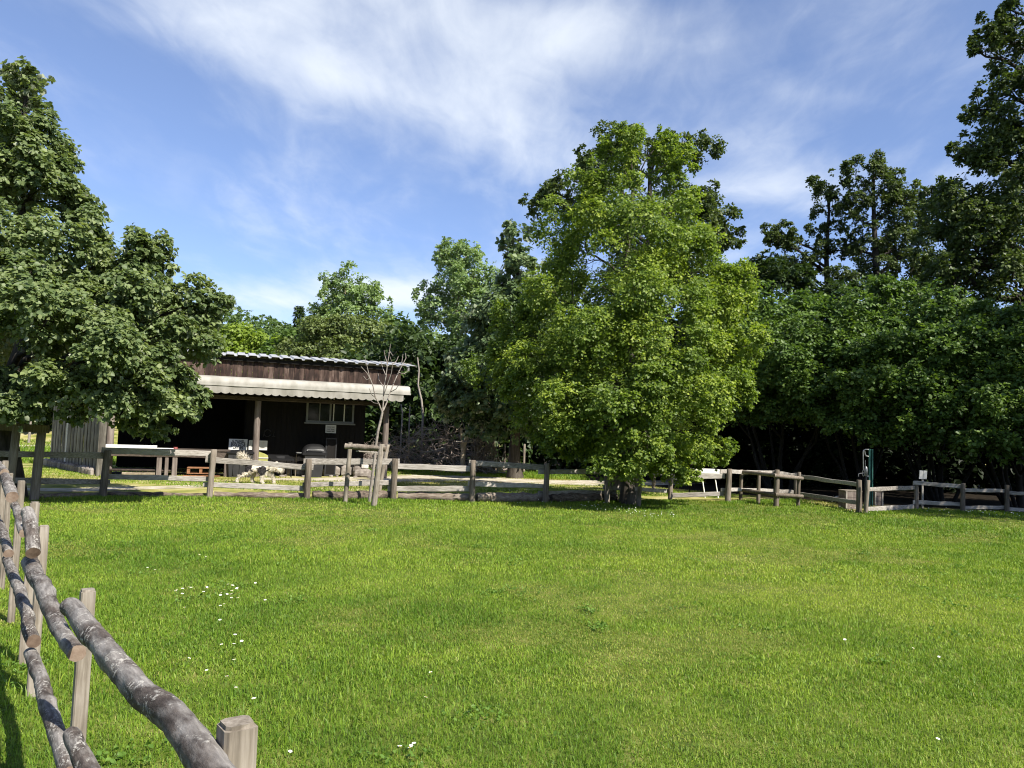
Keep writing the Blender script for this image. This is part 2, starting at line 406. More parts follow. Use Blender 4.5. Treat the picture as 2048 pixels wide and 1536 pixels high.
def crown_object(name, root, subs, nleaf, per, length, L, W, mat, trunk_xy, ycen, cull=.45, **kw):
    rise = kw.pop("rise", .15)
    p, d, sl, ln = spray_points(subs, int(nleaf / per), trunk_xy, cull, ycen, rise, kw.pop('flat', 1.0))
    V, t = make_leaves(p, d, per, np.clip(ln, .35 * length, 2.2 * length)[:, None], L, W, stint=sl, **kw)
    V = V - np.array(root.location)
    V[:, 2] = np.maximum(V[:, 2], .12)
    me = np_mesh(name, V, [leaf_faces(len(V) // 6)], [mat], {"tint": t})
    return link(name, me, root)

def tree(name, base, trunk_top, trunk_r, lobes, nleaf, mat, bark, label, group, cat="tree", per=14, length=.6, L=.11, W=.09,
         k=9, rel=.45, out=.66, twigs=6, limb_r=.3, limb_z0=.25, cull=.45, subs=None, stems=None, **kw):
    root = thing(name, base, label, cat, group)
    base = Vector(base); tt = Vector(trunk_top)
    subs = subs or sub_lobes(lobes, k, rel, out)
    mb = MB()
    tp = wiggle(base - Vector((0, 0, .1)), tt, 12, .035)
    tr = [trunk_r * (1.25 - .25 * min(1, i / 1.5)) * (1 - .86 * (i / 12)) for i in range(13)]
    tr[0] *= 1.25
    mb.tube(tp, tr, 12, wob=.12)
    for st in (stems or []): mb.tube(*st)
    H = tt.z - base.z
    for (c, r) in lobes:
        c = Vector(c)
        z0 = max(limb_z0 * H, min(.92 * H, (c.z - base.z) - .55 * math.hypot(c.x - base.x, c.y - base.y)))
        i = min(11, int(z0 / H * 12)); p0 = tp[i].lerp(tp[i + 1], z0 / H * 12 - i)
        r0 = tr[i] * .5 + .01
        lp = wiggle(p0, c, 6, .1, .06)
        mb.tube(lp, [max(.008, r0 * (1 - .8 * j / 6)) for j in range(7)], 6)
        near = sorted(subs, key=lambda s: (Vector(s[0]) - c).length)[:twigs]
        for s in near:
            e = Vector(s[0]) + Vector(rng.normal(size=3)) * .3 * float(s[1][0])
            j = random.choice((3, 4, 5, 6))
            if (e - lp[j]).length < .1: continue
            mb.tube(wiggle(lp[j], e, 4, .12, .05), [max(.005, r0 * .28 * (1 - .8 * q / 4)) for q in range(5)], 4)
    mb.build("trunk", bark, root)
    crown_object("crown", root, subs, nleaf, per, length, L, W, mat, (base.x, base.y), base.y + .3, cull, **kw)
    return root
def LB(px, py, rx, ry, D, dy=0.0, depth=None):
    """a crown lobe seen at photo pixel px, py with pixel radii, at distance D + dy"""
    c = AT(px, py, D + dy); s = (D + dy) / F
    return ((c.x, c.y, c.z), (rx * s, (depth if depth else (rx + ry) / 2 * s), ry * s))
def base_at(px, D):
    """ground point below photo column px (along the tilted vertical) at distance D"""
    p = AT(px, 940, D)
    for _ in range(3): p = Vector((p.x, D, 0))
    return p

# ------------------------------------------------------------------ world, sun
SUN_EL, SUN_AZ = R(46), R(132)          # azimuth clockwise from +Y
sd = Vector((math.sin(SUN_AZ) * math.cos(SUN_EL), math.cos(SUN_AZ) * math.cos(SUN_EL), math.sin(SUN_EL)))
sun = bpy.data.lights.new("sun", 'SUN'); sun.energy = 5.0; sun.angle = R(.5); sun.color = (1.0, .94, .84)
suno = bpy.data.objects.new("sun", sun); COL.objects.link(suno)
suno.rotation_euler = (-sd).to_track_quat('-Z', 'Y').to_euler()
suno.location = (30, -20, 60)

world = bpy.data.worlds.new("World"); scene.world = world; world.use_nodes = True
nt = world.node_tree; nt.nodes.clear(); Lk = nt.links.new
wo = N(nt, "ShaderNodeOutputWorld"); bg = N(nt, "ShaderNodeBackground"); bg.inputs["Strength"].default_value = .11
sky = N(nt, "ShaderNodeTexSky", sky_type='NISHITA'); sky.sun_disc = False; sky.sun_elevation = SUN_EL; sky.sun_rotation = SUN_AZ
sky.air_density = 1.0; sky.dust_density = .6; sky.ozone_density = 1.6; sky.altitude = 300
tc = N(nt, "ShaderNodeTexCoord"); sep = N(nt, "ShaderNodeSeparateXYZ"); Lk(tc.outputs["Generated"], sep.inputs[0])
def mth(op, a, b=None, c=None, clamp=False):
    n = N(nt, "ShaderNodeMath", operation=op); n.use_clamp = clamp
    for i, x in enumerate((a, b, c)):
        if x is None: continue
        if isinstance(x, (int, float)): n.inputs[i].default_value = x
        else: Lk(x, n.inputs[i])
    return n.outputs[0]
zc = mth('MAXIMUM', sep.outputs["Z"], .03)
cx = mth('DIVIDE', sep.outputs["X"], mth('ADD', zc, .12)); cy = mth('DIVIDE', sep.outputs["Y"], mth('ADD', zc, .12))
cmb = N(nt, "ShaderNodeCombineXYZ"); Lk(cx, cmb.inputs[0]); Lk(cy, cmb.inputs[1])
def cloud_noise(scale, sx, sy, rot, det, off=0):
    mp = N(nt, "ShaderNodeMapping"); mp.inputs["Scale"].default_value = (sx, sy, 1); mp.inputs["Rotation"].default_value = (0, 0, rot); mp.inputs["Location"].default_value = (off, off * .7, off)
    Lk(cmb.outputs[0], mp.inputs["Vector"])
    n = N(nt, "ShaderNodeTexNoise"); n.inputs["Scale"].default_value = scale; n.inputs["Detail"].default_value = det; n.inputs["Roughness"].default_value = .55; n.inputs["Distortion"].default_value = .6
    Lk(mp.outputs["Vector"], n.inputs["Vector"]); return n.outputs["Fac"]
def cpix(px, py):
    d = ray(px, py).normalized(); z = max(d.z, .03) + .12
    return d.x / z, d.y / z
def blob(px, py, px2, py2, px3, py3):
    """soft elliptical cloud mask: centre, end of the long axis, end of the short axis (as directions seen in the photo)"""
    c = Vector(cpix(px, py)); a = Vector(cpix(px2, py2)) - c; b = Vector(cpix(px3, py3)) - c
    mt_ = Matrix(((a.x, b.x), (a.y, b.y))).inverted()
    dx = mth('SUBTRACT', cx, c.x); dy = mth('SUBTRACT', cy, c.y)
    u = mth('ADD', mth('MULTIPLY', dx, mt_[0][0]), mth('MULTIPLY', dy, mt_[0][1]))
    v = mth('ADD', mth('MULTIPLY', dx, mt_[1][0]), mth('MULTIPLY', dy, mt_[1][1]))
    r2 = mth('ADD', mth('MULTIPLY', u, u), mth('MULTIPLY', v, v))
    return mth('POWER', 2.718, mth('MULTIPLY', r2, -1.0))
blobs = [(blob(1000, 60, 1480, 90, 1000, -60), .35), (blob(420, 60, 560, 120, 450, 0), .35), (blob(790, 110, 950, 230, 900, 20), 1.0), (blob(560, 110, 760, 200, 600, 20), .62), (blob(1030, 270, 1220, 370, 1110, 180), .82),
         (blob(880, 10, 1200, 60, 880, -90), .6), (blob(1120, 90, 1420, 60, 1150, 160), .42), (blob(1570, 330, 1720, 370, 1590, 270), .55), (blob(1520, 385, 1680, 400, 1530, 345), .55),
         (blob(800, 590, 1000, 600, 800, 555), .95), (blob(560, 590, 760, 600, 560, 560), .5), (blob(1640, 190, 1900, 230, 1650, 165), .22),
         (blob(1000, 560, 1700, 590, 1000, 480), .3), (blob(1900, 350, 2050, 380, 1900, 300), .4), (blob(520, 270, 760, 360, 540, 230), .16)]
acc = None
for b_, wgt in blobs:
    x = mth('MULTIPLY', b_, wgt); acc = x if acc is None else mth('ADD', acc, x)
n1 = cloud_noise(1.3, 1, 1, .4, 10, 3); n2 = cloud_noise(3.0, 1, .38, -.72, 10, 8); n3 = cloud_noise(9.0, 1, .5, -.72, 6, 5)
tex = mth('ADD', mth('ADD', mth('MULTIPLY', n1, .7), mth('MULTIPLY', n2, .8)), mth('MULTIPLY', n3, .42))      # mean near .87
raw = mth('ADD', mth('MULTIPLY', mth('MINIMUM', acc, 1.15), .95), mth('MULTIPLY', mth('SUBTRACT', tex, .955), 2.1))
def sstep(x, a, b):
    n = N(nt, "ShaderNodeMapRange", interpolation_type='SMOOTHSTEP'); Lk(x, n.inputs[0]); n.inputs[1].default_value = a; n.inputs[2].default_value = b; return n.outputs[0]
dens = mth('MULTIPLY', sstep(raw, -.2, 1.65), .85)
dens = mth('MAXIMUM', dens, mth('MULTIPLY', sstep(mth('ADD', n2, mth('MULTIPLY', n3, .3)), .6, 1.0), .16))
cm = N(nt, "ShaderNodeMix", data_type='RGBA'); Lk(dens, cm.inputs[0])
skt = N(nt, "ShaderNodeMix", data_type='RGBA', blend_type='MULTIPLY'); skt.inputs[0].default_value = 1; 
skg = N(nt, "ShaderNodeMapRange"); Lk(sep.outputs["Z"], skg.inputs[0]); skg.inputs[1].default_value = .18; skg.inputs[2].default_value = .46
skm = N(nt, "ShaderNodeMix", data_type='RGBA'); Lk(skg.outputs[0], skm.inputs[0]); skm.inputs[6].default_value = (.70, .71, .86, 1); skm.inputs[7].default_value = (.87, .82, .89, 1); Lk(skm.outputs[2], skt.inputs[7])
Lk(sky.outputs[0], skt.inputs[6]); Lk(skt.outputs[2], cm.inputs[6]); cm.inputs[7].default_value = (4.7, 5.0, 5.35, 1)
Lk(cm.outputs[2], bg.inputs["Color"]); Lk(bg.outputs[0], wo.inputs["Surface"])

vs = scene.view_settings
scene.display_settings.display_device = 'sRGB'
vs.view_transform = 'Standard'; vs.look = 'None'; vs.exposure = 1.0; vs.gamma = 1; vs.use_curve_mapping = False
scene.render.engine = 'CYCLES'
scene.cycles.max_bounces = 6; scene.cycles.diffuse_bounces = 3; scene.cycles.transmission_bounces = 3; scene.cycles.glossy_bounces = 2
scene.cycles.use_denoising = True
scene.cycles.filter_width = 1.1

# ------------------------------------------------------------------ fence lines (world)
PA = [(-130, 1004, .99), (205, 996, .98), (418, 998, 1.05), (613, 1001, .9), (786, 1001, .95), (944, 1005, .97), (1090, 1005, .93), (1213, 1004, .9), (1340, 1003, .85), (1455, 1006, .89), (1553, 1004, .86), (1592, 1003, .8)]
PR = [(1718, 1026, .76), (1731, 1028, .80), (1833, 1022, .77), (1925, 1027, .76), (2014, 1029, .75), (2110, 1034, .76)]
PAw = [G(a, b) for a, b, c in PA]; PRw = [G(a, b) for a, b, c in PR]
FX = np.array([p.x for p in PAw] + [p.x for p in PRw]); FY = np.array([p.y for p in PAw] + [p.y for p in PRw])
def fence_y(x): return np.interp(x, FX, FY)
def ypx(px, posts, world):
    xs = [a for a, b, c in posts]; return float(np.interp(px, xs, [p.y for p in world]))

# ------------------------------------------------------------------ ground
def vnoise(x, y, s, seed=0):
    """cheap smooth 2-D noise in 0..1"""
    r = np.random.default_rng(seed); o = np.zeros_like(x)
    for i in range(7):
        a = r.uniform(0, 2 * np.pi); f = s * r.uniform(.6, 1.7); o += np.sin((x * np.cos(a) + y * np.sin(a)) * f + r.uniform(0, 6.28) + 1.3 * np.sin(f * .7 * (x * np.sin(a) - y * np.cos(a))))
    return np.clip(.5 + o / 9, 0, 1)
def ground_h(x, y):
    x = np.asarray(x, float); y = np.asarray(y, float)
    h = .05 * (vnoise(x, y, .5, 3) - .5) * np.clip((y - 1) / 3, 0, 1)
    yard = np.clip((y - fence_y(x)) / 1.0, 0, 1)
    h *= (1 - .7 * yard)
    bank = np.clip((y - 40) / 14, 0, 1) * np.clip((-x - 17) / 6, 0, 1)
    return h + 1.5 * bank * bank * (3 - 2 * bank)
def axis(lo, hi, step, far):
    a = list(np.arange(lo, hi + step / 2, step)); s = step
    L_, H_ = [], []
    x = lo; s = step
    while x > -far: s *= 1.35; x -= s; L_.append(x)
    x = hi; s = step
    while x < far: s *= 1.35; x += s; H_.append(x)
    return np.array(L_[::-1] + a + H_)
gx = axis(-30, 30, .25, 900); gy = axis(-3, 46, .25, 900)
X, Y = np.meshgrid(gx, gy); GV = np.stack([X.ravel(), Y.ravel(), ground_h(X.ravel(), Y.ravel())], 1)
nx, ny = len(gx), len(gy)
ii = (np.arange(ny - 1)[:, None] * nx + np.arange(nx - 1)[None]).ravel()
GF = np.stack([ii, ii + 1, ii + nx + 1, ii + nx], 1)
yard = np.clip((GV[:, 1] - fence_y(GV[:, 0]) + .1) / .6, 0, 1)
def ground_shade_at(x, y):  # mask for shade under hazels and thicket, painted into the ground colour
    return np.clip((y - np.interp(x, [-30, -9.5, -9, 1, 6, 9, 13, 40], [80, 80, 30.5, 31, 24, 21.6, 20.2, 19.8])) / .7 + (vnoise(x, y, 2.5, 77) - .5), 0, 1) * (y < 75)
def ground_mat():
    mt, nt, out = newmat("soil_and_turf"); L = nt.links.new
    co = coords(nt)
    def nz(s, d=6): n = N(nt, "ShaderNodeTexNoise"); n.inputs["Scale"].default_value = s; n.inputs["Detail"].default_value = d; L(co, n.inputs["Vector"]); return n.outputs["Fac"]
    lawn = ramp(nt, [(.3, (.045, .07, .012)), (.55, (.10, .13, .022)), (.75, (.17, .165, .05))]); L(nz(3.5, 8), lawn.inputs["Fac"])
    dry = ramp(nt, [(.34, (.12, .15, .028)), (.5, (.27, .255, .075)), (.68, (.42, .37, .2))]); L(nz(1.1, 9), dry.inputs["Fac"])
    at = N(nt, "ShaderNodeAttribute", attribute_name="yard")
    mx = N(nt, "ShaderNodeMix", data_type='RGBA'); L(at.outputs["Fac"], mx.inputs[0]); L(lawn.outputs["Color"], mx.inputs[6]); L(dry.outputs["Color"], mx.inputs[7])
    bs = N(nt, "ShaderNodeBsdfPrincipled"); bs.inputs["Roughness"].default_value = .95; bs.inputs["Specular IOR Level"].default_value = .1
    lt = N(nt, "ShaderNodeAttribute", attribute_name="ground_shade"); lr = ramp(nt, [(.35, (.008, .006, .004)), (.65, (.022, .017, .011))]); L(nz(5, 8), lr.inputs["Fac"])  # near-black ground colour stands in for deep shade
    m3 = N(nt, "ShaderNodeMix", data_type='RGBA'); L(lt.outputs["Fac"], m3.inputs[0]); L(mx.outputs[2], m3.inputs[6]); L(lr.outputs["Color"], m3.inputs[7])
    L(m3.outputs[2], bs.inputs["Base Color"])
    bp = N(nt, "ShaderNodeBump"); bp.inputs["Strength"].default_value = .7; bp.inputs["Distance"].default_value = .03; L(nz(26, 4), bp.inputs["Height"]); L(bp.outputs["Normal"], bs.inputs["Normal"])
    L(bs.outputs[0], out.inputs["Surface"]); return mt
gme = np_mesh("ground", GV, [GF], [ground_mat()], {"yard": yard, "ground_shade": ground_shade_at(GV[:, 0], GV[:, 1])})
tag(link("ground", gme), kind="structure")

# gravel track in the yard: a noisy-edged sheet following the ground
def track(name, pts, mat):
    V = []; Fc = []; W = 12
    n = len(pts)
    for i, (c, w) in enumerate(pts):
        d = (pts[min(i + 1, n - 1)][0] - pts[max(0, i - 1)][0]); d.z = 0; d.normalize(); s = Vector((-d.y, d.x, 0))
        for j in range(W + 1):
            u = (j / W - .5) * w * (1 + .35 * mnoise.noise(c * .9 + Vector((0, 0, 3 if j < W / 2 else 8))))
            p = c + s * u; V.append((p.x, p.y, float(ground_h(p.x, p.y)) + .006))
    for i in range(n - 1):
        for j in range(W): a = i * (W + 1) + j; Fc.append((a, a + 1, a + W + 2, a + W + 1))
    me = np_mesh(name, np.array(V), [np.array(Fc)], [mat]); return tag(link(name, me), kind="structure")
def gravel_mat():
    mt, nt, out = newmat("pale_gravel"); L = nt.links.new; co = coords(nt)
    n1 = N(nt, "ShaderNodeTexNoise"); n1.inputs["Scale"].default_value = 1.4; n1.inputs["Detail"].default_value = 9; n1.inputs["Roughness"].default_value = .7; L(co, n1.inputs["Vector"])
    rp = ramp(nt, [(.36, (.2, .19, .06)), (.47, (.36, .315, .23)), (.66, (.56, .51, .42))]); L(n1.outputs["Fac"], rp.inputs["Fac"])
    bs = N(nt, "ShaderNodeBsdfPrincipled"); bs.inputs["Roughness"].default_value = .95; L(rp.outputs["Color"], bs.inputs["Base Color"])
    n2 = N(nt, "ShaderNodeTexNoise"); n2.inputs["Scale"].default_value = 30; L(co, n2.inputs["Vector"])
    bp = N(nt, "ShaderNodeBump"); bp.inputs["Strength"].default_value = .6; bp.inputs["Distance"].default_value = .03; L(n2.outputs["Fac"], bp.inputs["Height"]); L(bp.outputs["Normal"], bs.inputs["Normal"])
    L(bs.outputs[0], out.inputs["Surface"]); return mt
M["gravel"] = gravel_mat()
def path_pts(raw, n=40):
    P = [G(a, b) for a, b, w in raw]; out = []
    for i in range(n + 1):
        u = i / n * (len(raw) - 1); k = min(int(u), len(raw) - 2); f = u - k
        out.append((P[k].lerp(P[k + 1], f), raw[k][2] * (1 - f) + raw[k + 1][2] * f))
    return out
PATHP = path_pts([(520, 958, 1.0), (640, 960, 1.4), (760, 959, 2.6), (850, 956, 3.4), (960, 957, 3.2), (1060, 963, 2.6), (1160, 966, 2.6), (1290, 966, 2.4), (1420, 962, 1.6)], 60)
def on_path(x, y):
    r = np.full(len(x), 9.0)
    for c, w in PATHP: r = np.minimum(r, np.hypot(x - c.x, y - c.y) / (w * .5))
    return r < .75 + .5 * (vnoise(x, y, 2.0, 91) - .5)
track("gravel_path", path_pts([(520, 958, 1.0), (640, 960, 1.4), (760, 959, 2.6), (850, 956, 3.4), (960, 957, 3.2), (1060, 963, 2.6), (1160, 966, 2.6), (1290, 966, 2.4), (1420, 962, 1.6)]), M["gravel"])
track("dirt_path", path_pts([(-300, 892, 2.5), (-60, 894, 2.8), (60, 895, 2.8), (130, 896, 2.4)], 20), M["gravel"])
track("worn_path", path_pts([(-80, 978, .8), (140, 980, .9), (330, 975, .8), (420, 972, .6)], 30), M["gravel"])

# ------------------------------------------------------------------ grass
def grass_mat():
    mt, nt, out = newmat("grass_blades"); L = nt.links.new; co = coords(nt)
    at = N(nt, "ShaderNodeAttribute", attribute_name="tint"); dr = N(nt, "ShaderNodeAttribute", attribute_name="dry")
    rp = ramp(nt, [(0, (.082, .165, .015)), (.5, (.185, .285, .027)), (1, (.335, .40, .055))]); L(at.outputs["Fac"], rp.inputs["Fac"])
    rd = ramp(nt, [(0, (.16, .19, .03)), (.5, (.32, .29, .08)), (1, (.46, .38, .19))]); L(at.outputs["Fac"], rd.inputs["Fac"])
    mx = N(nt, "ShaderNodeMix", data_type='RGBA'); L(dr.outputs["Fac"], mx.inputs[0]); L(rp.outputs["Color"], mx.inputs[6]); L(rd.outputs["Color"], mx.inputs[7])
    bs = N(nt, "ShaderNodeBsdfPrincipled"); bs.inputs["Roughness"].default_value = .5; bs.inputs["Specular IOR Level"].default_value = .25; L(mx.outputs[2], bs.inputs["Base Color"])
    tr = N(nt, "ShaderNodeBsdfTranslucent"); m2 = N(nt, "ShaderNodeMix", data_type='RGBA', blend_type='MULTIPLY'); m2.inputs[0].default_value = 1
    L(mx.outputs[2], m2.inputs[6]); m2.inputs[7].default_value = (1.3, 1.35, .6, 1); L(m2.outputs[2], tr.inputs["Color"])
    ms = N(nt, "ShaderNodeMixShader"); ms.inputs[0].default_value = .35; L(bs.outputs[0], ms.inputs[1]); L(tr.outputs[0], ms.inputs[2]); L(ms.outputs[0], out.inputs["Surface"])
    return mt
def blades(x, y, h, w, tint, dry, lean=.55):
    n = len(x); z = ground_h(x, y)
    az = rng.uniform(0, 2 * np.pi, n); l = np.abs(rng.normal(0, lean, n)).clip(0, 1.3)
    dx = np.cos(az); dy = np.sin(az)
    sa = az + np.pi / 2 + rng.normal(0, .5, n); sx = np.cos(sa) * w / 2; sy = np.sin(sa) * w / 2
    b = np.stack([x, y, z - .005], 1); s = np.stack([sx, sy, np.zeros(n)], 1)
    mid = b + np.stack([dx * h * l * .35, dy * h * l * .35, h * .6], 1)
    top = b + np.stack([dx * h * l, dy * h * l, h * (1 - .28 * l)], 1)
    V = np.stack([b - s, b + s, mid + s * .8, mid - s * .8, top], 1).reshape(-1, 3)
    return V, np.repeat(tint, 5), np.repeat(dry, 5)
def scatter(n, y0, y1, marg=1.18):
    y = y0 + (y1 - y0) * rng.uniform(size=n); x = rng.uniform(-1, 1, n) * (y * .69 * marg + 1.0)
    return x, y
VS, TS, DS = [], [], []
def put(x, y, h, w, lean=.55, yardy=False, tb=0.0):
    patch = np.clip(.5 + 1.9 * (vnoise(x, y, .55, 11) * .45 + vnoise(x, y, 1.5, 12) * .3 + vnoise(x, y, 5, 13) * .25 - .5), 0, 1)
    dryp = np.clip((vnoise(x, y, 1.1, 21) * .55 + vnoise(x, y, 3.1, 22) * .45 - .54) * 6, 0, 1)
    tint = np.clip(.08 + patch * .72 + rng.normal(0, .19, len(x)) + tb, 0, 1)
    hh = h * rng.uniform(.55, 1.35, len(x)) * (.85 + .35 * (1 - patch)) * (1 - .35 * dryp)
    dry = (rng.uniform(size=len(x)) < (.04 + .5 * dryp)).astype(float) * rng.uniform(.4, .9, len(x))
    if yardy:
        dp = np.clip((vnoise(x, y, .7, 31) - .36) * 3, 0, 1); dry = np.clip(dp * rng.uniform(.5, 1.1, len(x)), 0, 1)
    V, t, d = blades(x, y, hh, w * rng.uniform(.7, 1.3, len(x)), tint, dry, lean)
    VS.append(V); TS.append(t); DS.append(d)
def lawn(n, y0, y1, h, w, **k):
    x, y = scatter(n, y0, y1); keep = y < fence_y(x) + .05
    put(x[keep], y[keep], h, w, **k)
lawn(200000, 2.2, 5.0, .031, .0040, lean=.85)
lawn(280000, 5.0, 9.0, .032, .0056, lean=.85)
lawn(230000, 9.0, 14.0, .038, .0085, lean=.8)
lawn(140000, 14.0, 21.5, .045, .013, lean=.75)
# taller unmown tufts: longer strip by the log fence and patches
x, y = scatter(60000, 2.2, 12); k_ = (vnoise(x, y, 1.7, 41) > .62) & (x < -.1 * y); put(x[k_], y[k_], .07, .0055, lean=.75, tb=-.12)
# fringe at the foot of the back fence
x = rng.uniform(FX[0], FX[-1], 26000); y = fence_y(x) + rng.normal(-.1, .22, len(x)); put(x, y, .075, .011, tb=-.15)
# yard and shaded strip behind the fence
x = rng.uniform(-19, 17, 130000); y = fence_y(x) + rng.uniform(.15, 1, len(x)) ** 1.1 * 13
inpath = (vnoise(x, y, .5, 51) > .62) | (ground_shade_at(x, y) > .4) | on_path(x, y)
put(x[~inpath], y[~inpath], .05, .014, yardy=True)
# greener fringe by the brush pile and the bank on the left
x = rng.uniform(-14, 3, 24000); y = rng.uniform(28.5, 32, len(x)); put(x, y, .13, .02, tb=-.1)
x = rng.uniform(-36, -14, 40000); y = rng.uniform(27, 44, len(x)); put(x, y, .12, .03)
V = np.concatenate(VS); T = np.concatenate(TS); Dd = np.concatenate(DS)
nb = len(V) // 5; o = (np.arange(nb) * 5)[:, None]
gm = np_mesh("grass", V, [o + np.array([[0, 1, 2, 3]]), o + np.array([[3, 2, 4]])], [grass_mat()], {"tint": T, "dry": Dd})
tag(link("grass", gm), "short green lawn grass with a few dry patches", "grass", kind="stuff")

# broad leaved weeds and clover in the lawn
def weeds():
    px = []; n = 110
    x, y = scatter(n, 2.6, 13); kk = vnoise(x, y, .9, 61) > .42; x = x[kk]; y = y[kk]
    Vv = []; t = []
    for i in range(len(x)):
        kx = random.randint(10, 34); rr = random.uniform(.05, .17)
        c = np.stack([x[i] + rng.normal(0, rr, kx), y[i] + rng.normal(0, rr, kx), np.zeros(kx)], 1); c[:, 2] = ground_h(c[:, 0], c[:, 1]) + rng.uniform(.008, .035, kx)
        d = rdir(kx); d[:, 2] = np.abs(d[:, 2]) * .4; d = unit(d)
        v_, t_ = make_leaves(c, d, 3, .025, .024, .018, up=1.0, droop=.1, spread=.4, hang=0)
        Vv.append(v_); t.append(t_)
    V = np.concatenate(Vv); me = np_mesh("clover_leaves", V, [leaf_faces(len(V) // 6)], [leafmat("clover_leaf", (.07, .14, .018), (.11, .2, .03), (.17, .27, .05), transl=.35)], {"tint": np.concatenate(t)})
    tag(link("clover_leaves", me), "small patches of clover and broad leaved weeds in the lawn", "clover", kind="stuff")
weeds()

# ------------------------------------------------------------------ daisies
def daisy_mesh():
    mb = MB(); r = .012
    mb.tube([(0, 0, -.005), (.003, .001, .03), (.004, .002, .062)], .0012, 4, 1)
    for k in range(13):
        a = 2 * math.pi * k / 13; ca, sa = math.cos(a), math.sin(a); w = .0032
        c = (.004, .002, .062)
        mb.add([(c[0] + ca * .003 + sa * w * .5, c[1] + sa * .003 - ca * w * .5, c[2]), (c[0] + ca * .003 - sa * w * .5, c[1] + sa * .003 + ca * w * .5, c[2]),
                (c[0] + ca * r - sa * w, c[1] + sa * r + ca * w, c[2] + .002), (c[0] + ca * r + sa * w, c[1] + sa * r - ca * w, c[2] + .002)], [[0, 1, 2, 3]])
    mb.tube([(.004, .002, .061), (.004, .002, .0655)], [.0045, .003], 8, 2)
    me = bpy.data.meshes.new("daisy"); me.from_pydata(mb.v, [], mb.f); me.polygons.foreach_set("material_index", mb.mi)
    for mm in (plain("daisy_petal", (.85, .85, .82), .6, .03), plain("daisy_stem", (.1, .2, .04), .6), plain("daisy_disc", (.7, .5, .05), .6)): me.materials.append(mm)
    return me
dme = daisy_mesh()
def daisy(px, py, sc, label, group):
    p = G(px, py); o = link("daisy", dme); o.location = (p.x, p.y, float(ground_h(p.x, p.y))); o.scale = (sc,) * 3
    o.rotation_euler = (random.uniform(-.35, .15), random.uniform(-.2, .3), random.uniform(0, 6)); tag(o, label, "daisy", group)
for px, py in [(456, 1176), (463, 1180), (470, 1184), (478, 1183), (449, 1188), (446, 1192), (452, 1194), (462, 1190), (468, 1187), (475, 1195), (458, 1200), (463, 1203), (472, 1205), (478, 1192), (442, 1197), (466, 1196)]:
    daisy(px, py + 4, random.uniform(.85, 1.15), "white daisy in the dense cluster of daisies in the lawn", "daisies in the dense cluster")
for px, py in [(350, 1190), (357, 1184), (363, 1183), (361, 1195), (361, 1204), (375, 1182), (382, 1183), (405, 1176), (409, 1190), (404, 1196), (412, 1179), (369, 1222)]:
    daisy(px, py + 4, random.uniform(.8, 1.05), "white daisy in the loose patch beside the dense daisy cluster", "daisies in the loose patch")
for px, py in [(295, 1142), (310, 1148), (394, 1118), (412, 1122), (511, 1176), (441, 1224), (457, 1216), (449, 1218), (530, 1212), (520, 1222), (573, 1194), (441, 1252), (470, 1285), (482, 1297), (445, 1303), (467, 1303), (371, 1332), (469, 1338), (453, 1372), (470, 1393), (511, 1420), (415, 1356), (864, 1362), (867, 1391), (845, 1415), (820, 1508), (800, 1516), (830, 1508), (825, 1520), (578, 1520), (146, 1472), (1690, 1290), (1822, 1305), (1876, 1322), (1870, 1490), (2004, 1188)]:
    daisy(px, py, random.uniform(.75, 1.0), "single white daisy scattered in the open lawn", "daisies scattered in the lawn")
# white clover flecks by the tree and the right fence
def flecks():
    pts = []
    for n, (x0, x1, y0, y1, sl) in ((34, (1120, 1350, 1014, 1030, .12)), (14, (1190, 1330, 1020, 1038, .12)), (30, (1840, 2040, 1022, 1036, .06)), (40, (1660, 1760, 1003, 1030, .2)), (12, (950, 1120, 998, 1012, .05))):
        for _ in range(n):
            px = random.uniform(x0, x1); py = random.gauss((y0 + y1) / 2 + (px - (x0 + x1) / 2) * sl, (y1 - y0) / 4); pts.append(G(px, py))
    mb = MB()
    for p in pts:
        z = float(ground_h(p.x, p.y)); h = random.uniform(.05, .1); r = random.uniform(.008, .013)
        mb.tube([(p.x, p.y, z), (p.x, p.y, z + h)], .002, 3, 1)
        mb.tube([(p.x, p.y, z + h - r * .5), (p.x, p.y, z + h), (p.x, p.y, z + h + r)], [r * .5, r, r * .45], 6, 0)
    tag(mb.build("clover_flowers", [plain("clover_flower", (.75, .74, .68), .7, .1), plain("clover_stem", (.1, .2, .04), .6)]), "white clover flowers dotted along the fence and under the lime tree", "clover", kind="stuff")
flecks()

# ------------------------------------------------------------------ back fence
def round_post(name, p, h, r, root, mat=None, lean=(0, 0), square=False):
    mb = MB(); p = Vector(p); q = p + Vector((lean[0], lean[1], h))
    if square: mb.box((p + q) / 2, (Vector((1, .1, 0)).normalized(), Vector((-.1, 1, 0)).normalized(), (q - p).normalized()), r, r, (q - p).length / 2, 0, r * .25, r * .06)
    else:
        pts = [p - Vector((0, 0, .15)), p.lerp(q, .3), p.lerp(q, .7), q - Vector((0, 0, .012)), q]
        mb.tube(pts, [r * 1.08, r * 1.03, r, r * .97, r * .82], 10, wob=.16)
    return mb.build(name, mat or M["post"], root)
def rail_px(root, posts, world, a, b, hpx, t=.035, off=.07, mat=None, name="rail"):
    ya = ypx(a[0], posts, world) + off; yb = ypx(b[0], posts, world) + off
    p0 = AT(a[0], a[1], ya); p1 = AT(b[0], b[1], yb)
    mb = MB(); mb.plank(p0, p1, hpx * ((ya + yb) / 2) / F, t, 12, .009, taper=random.uniform(-.15, .15))
    return mb.build(name, mat or M["rail"], root)

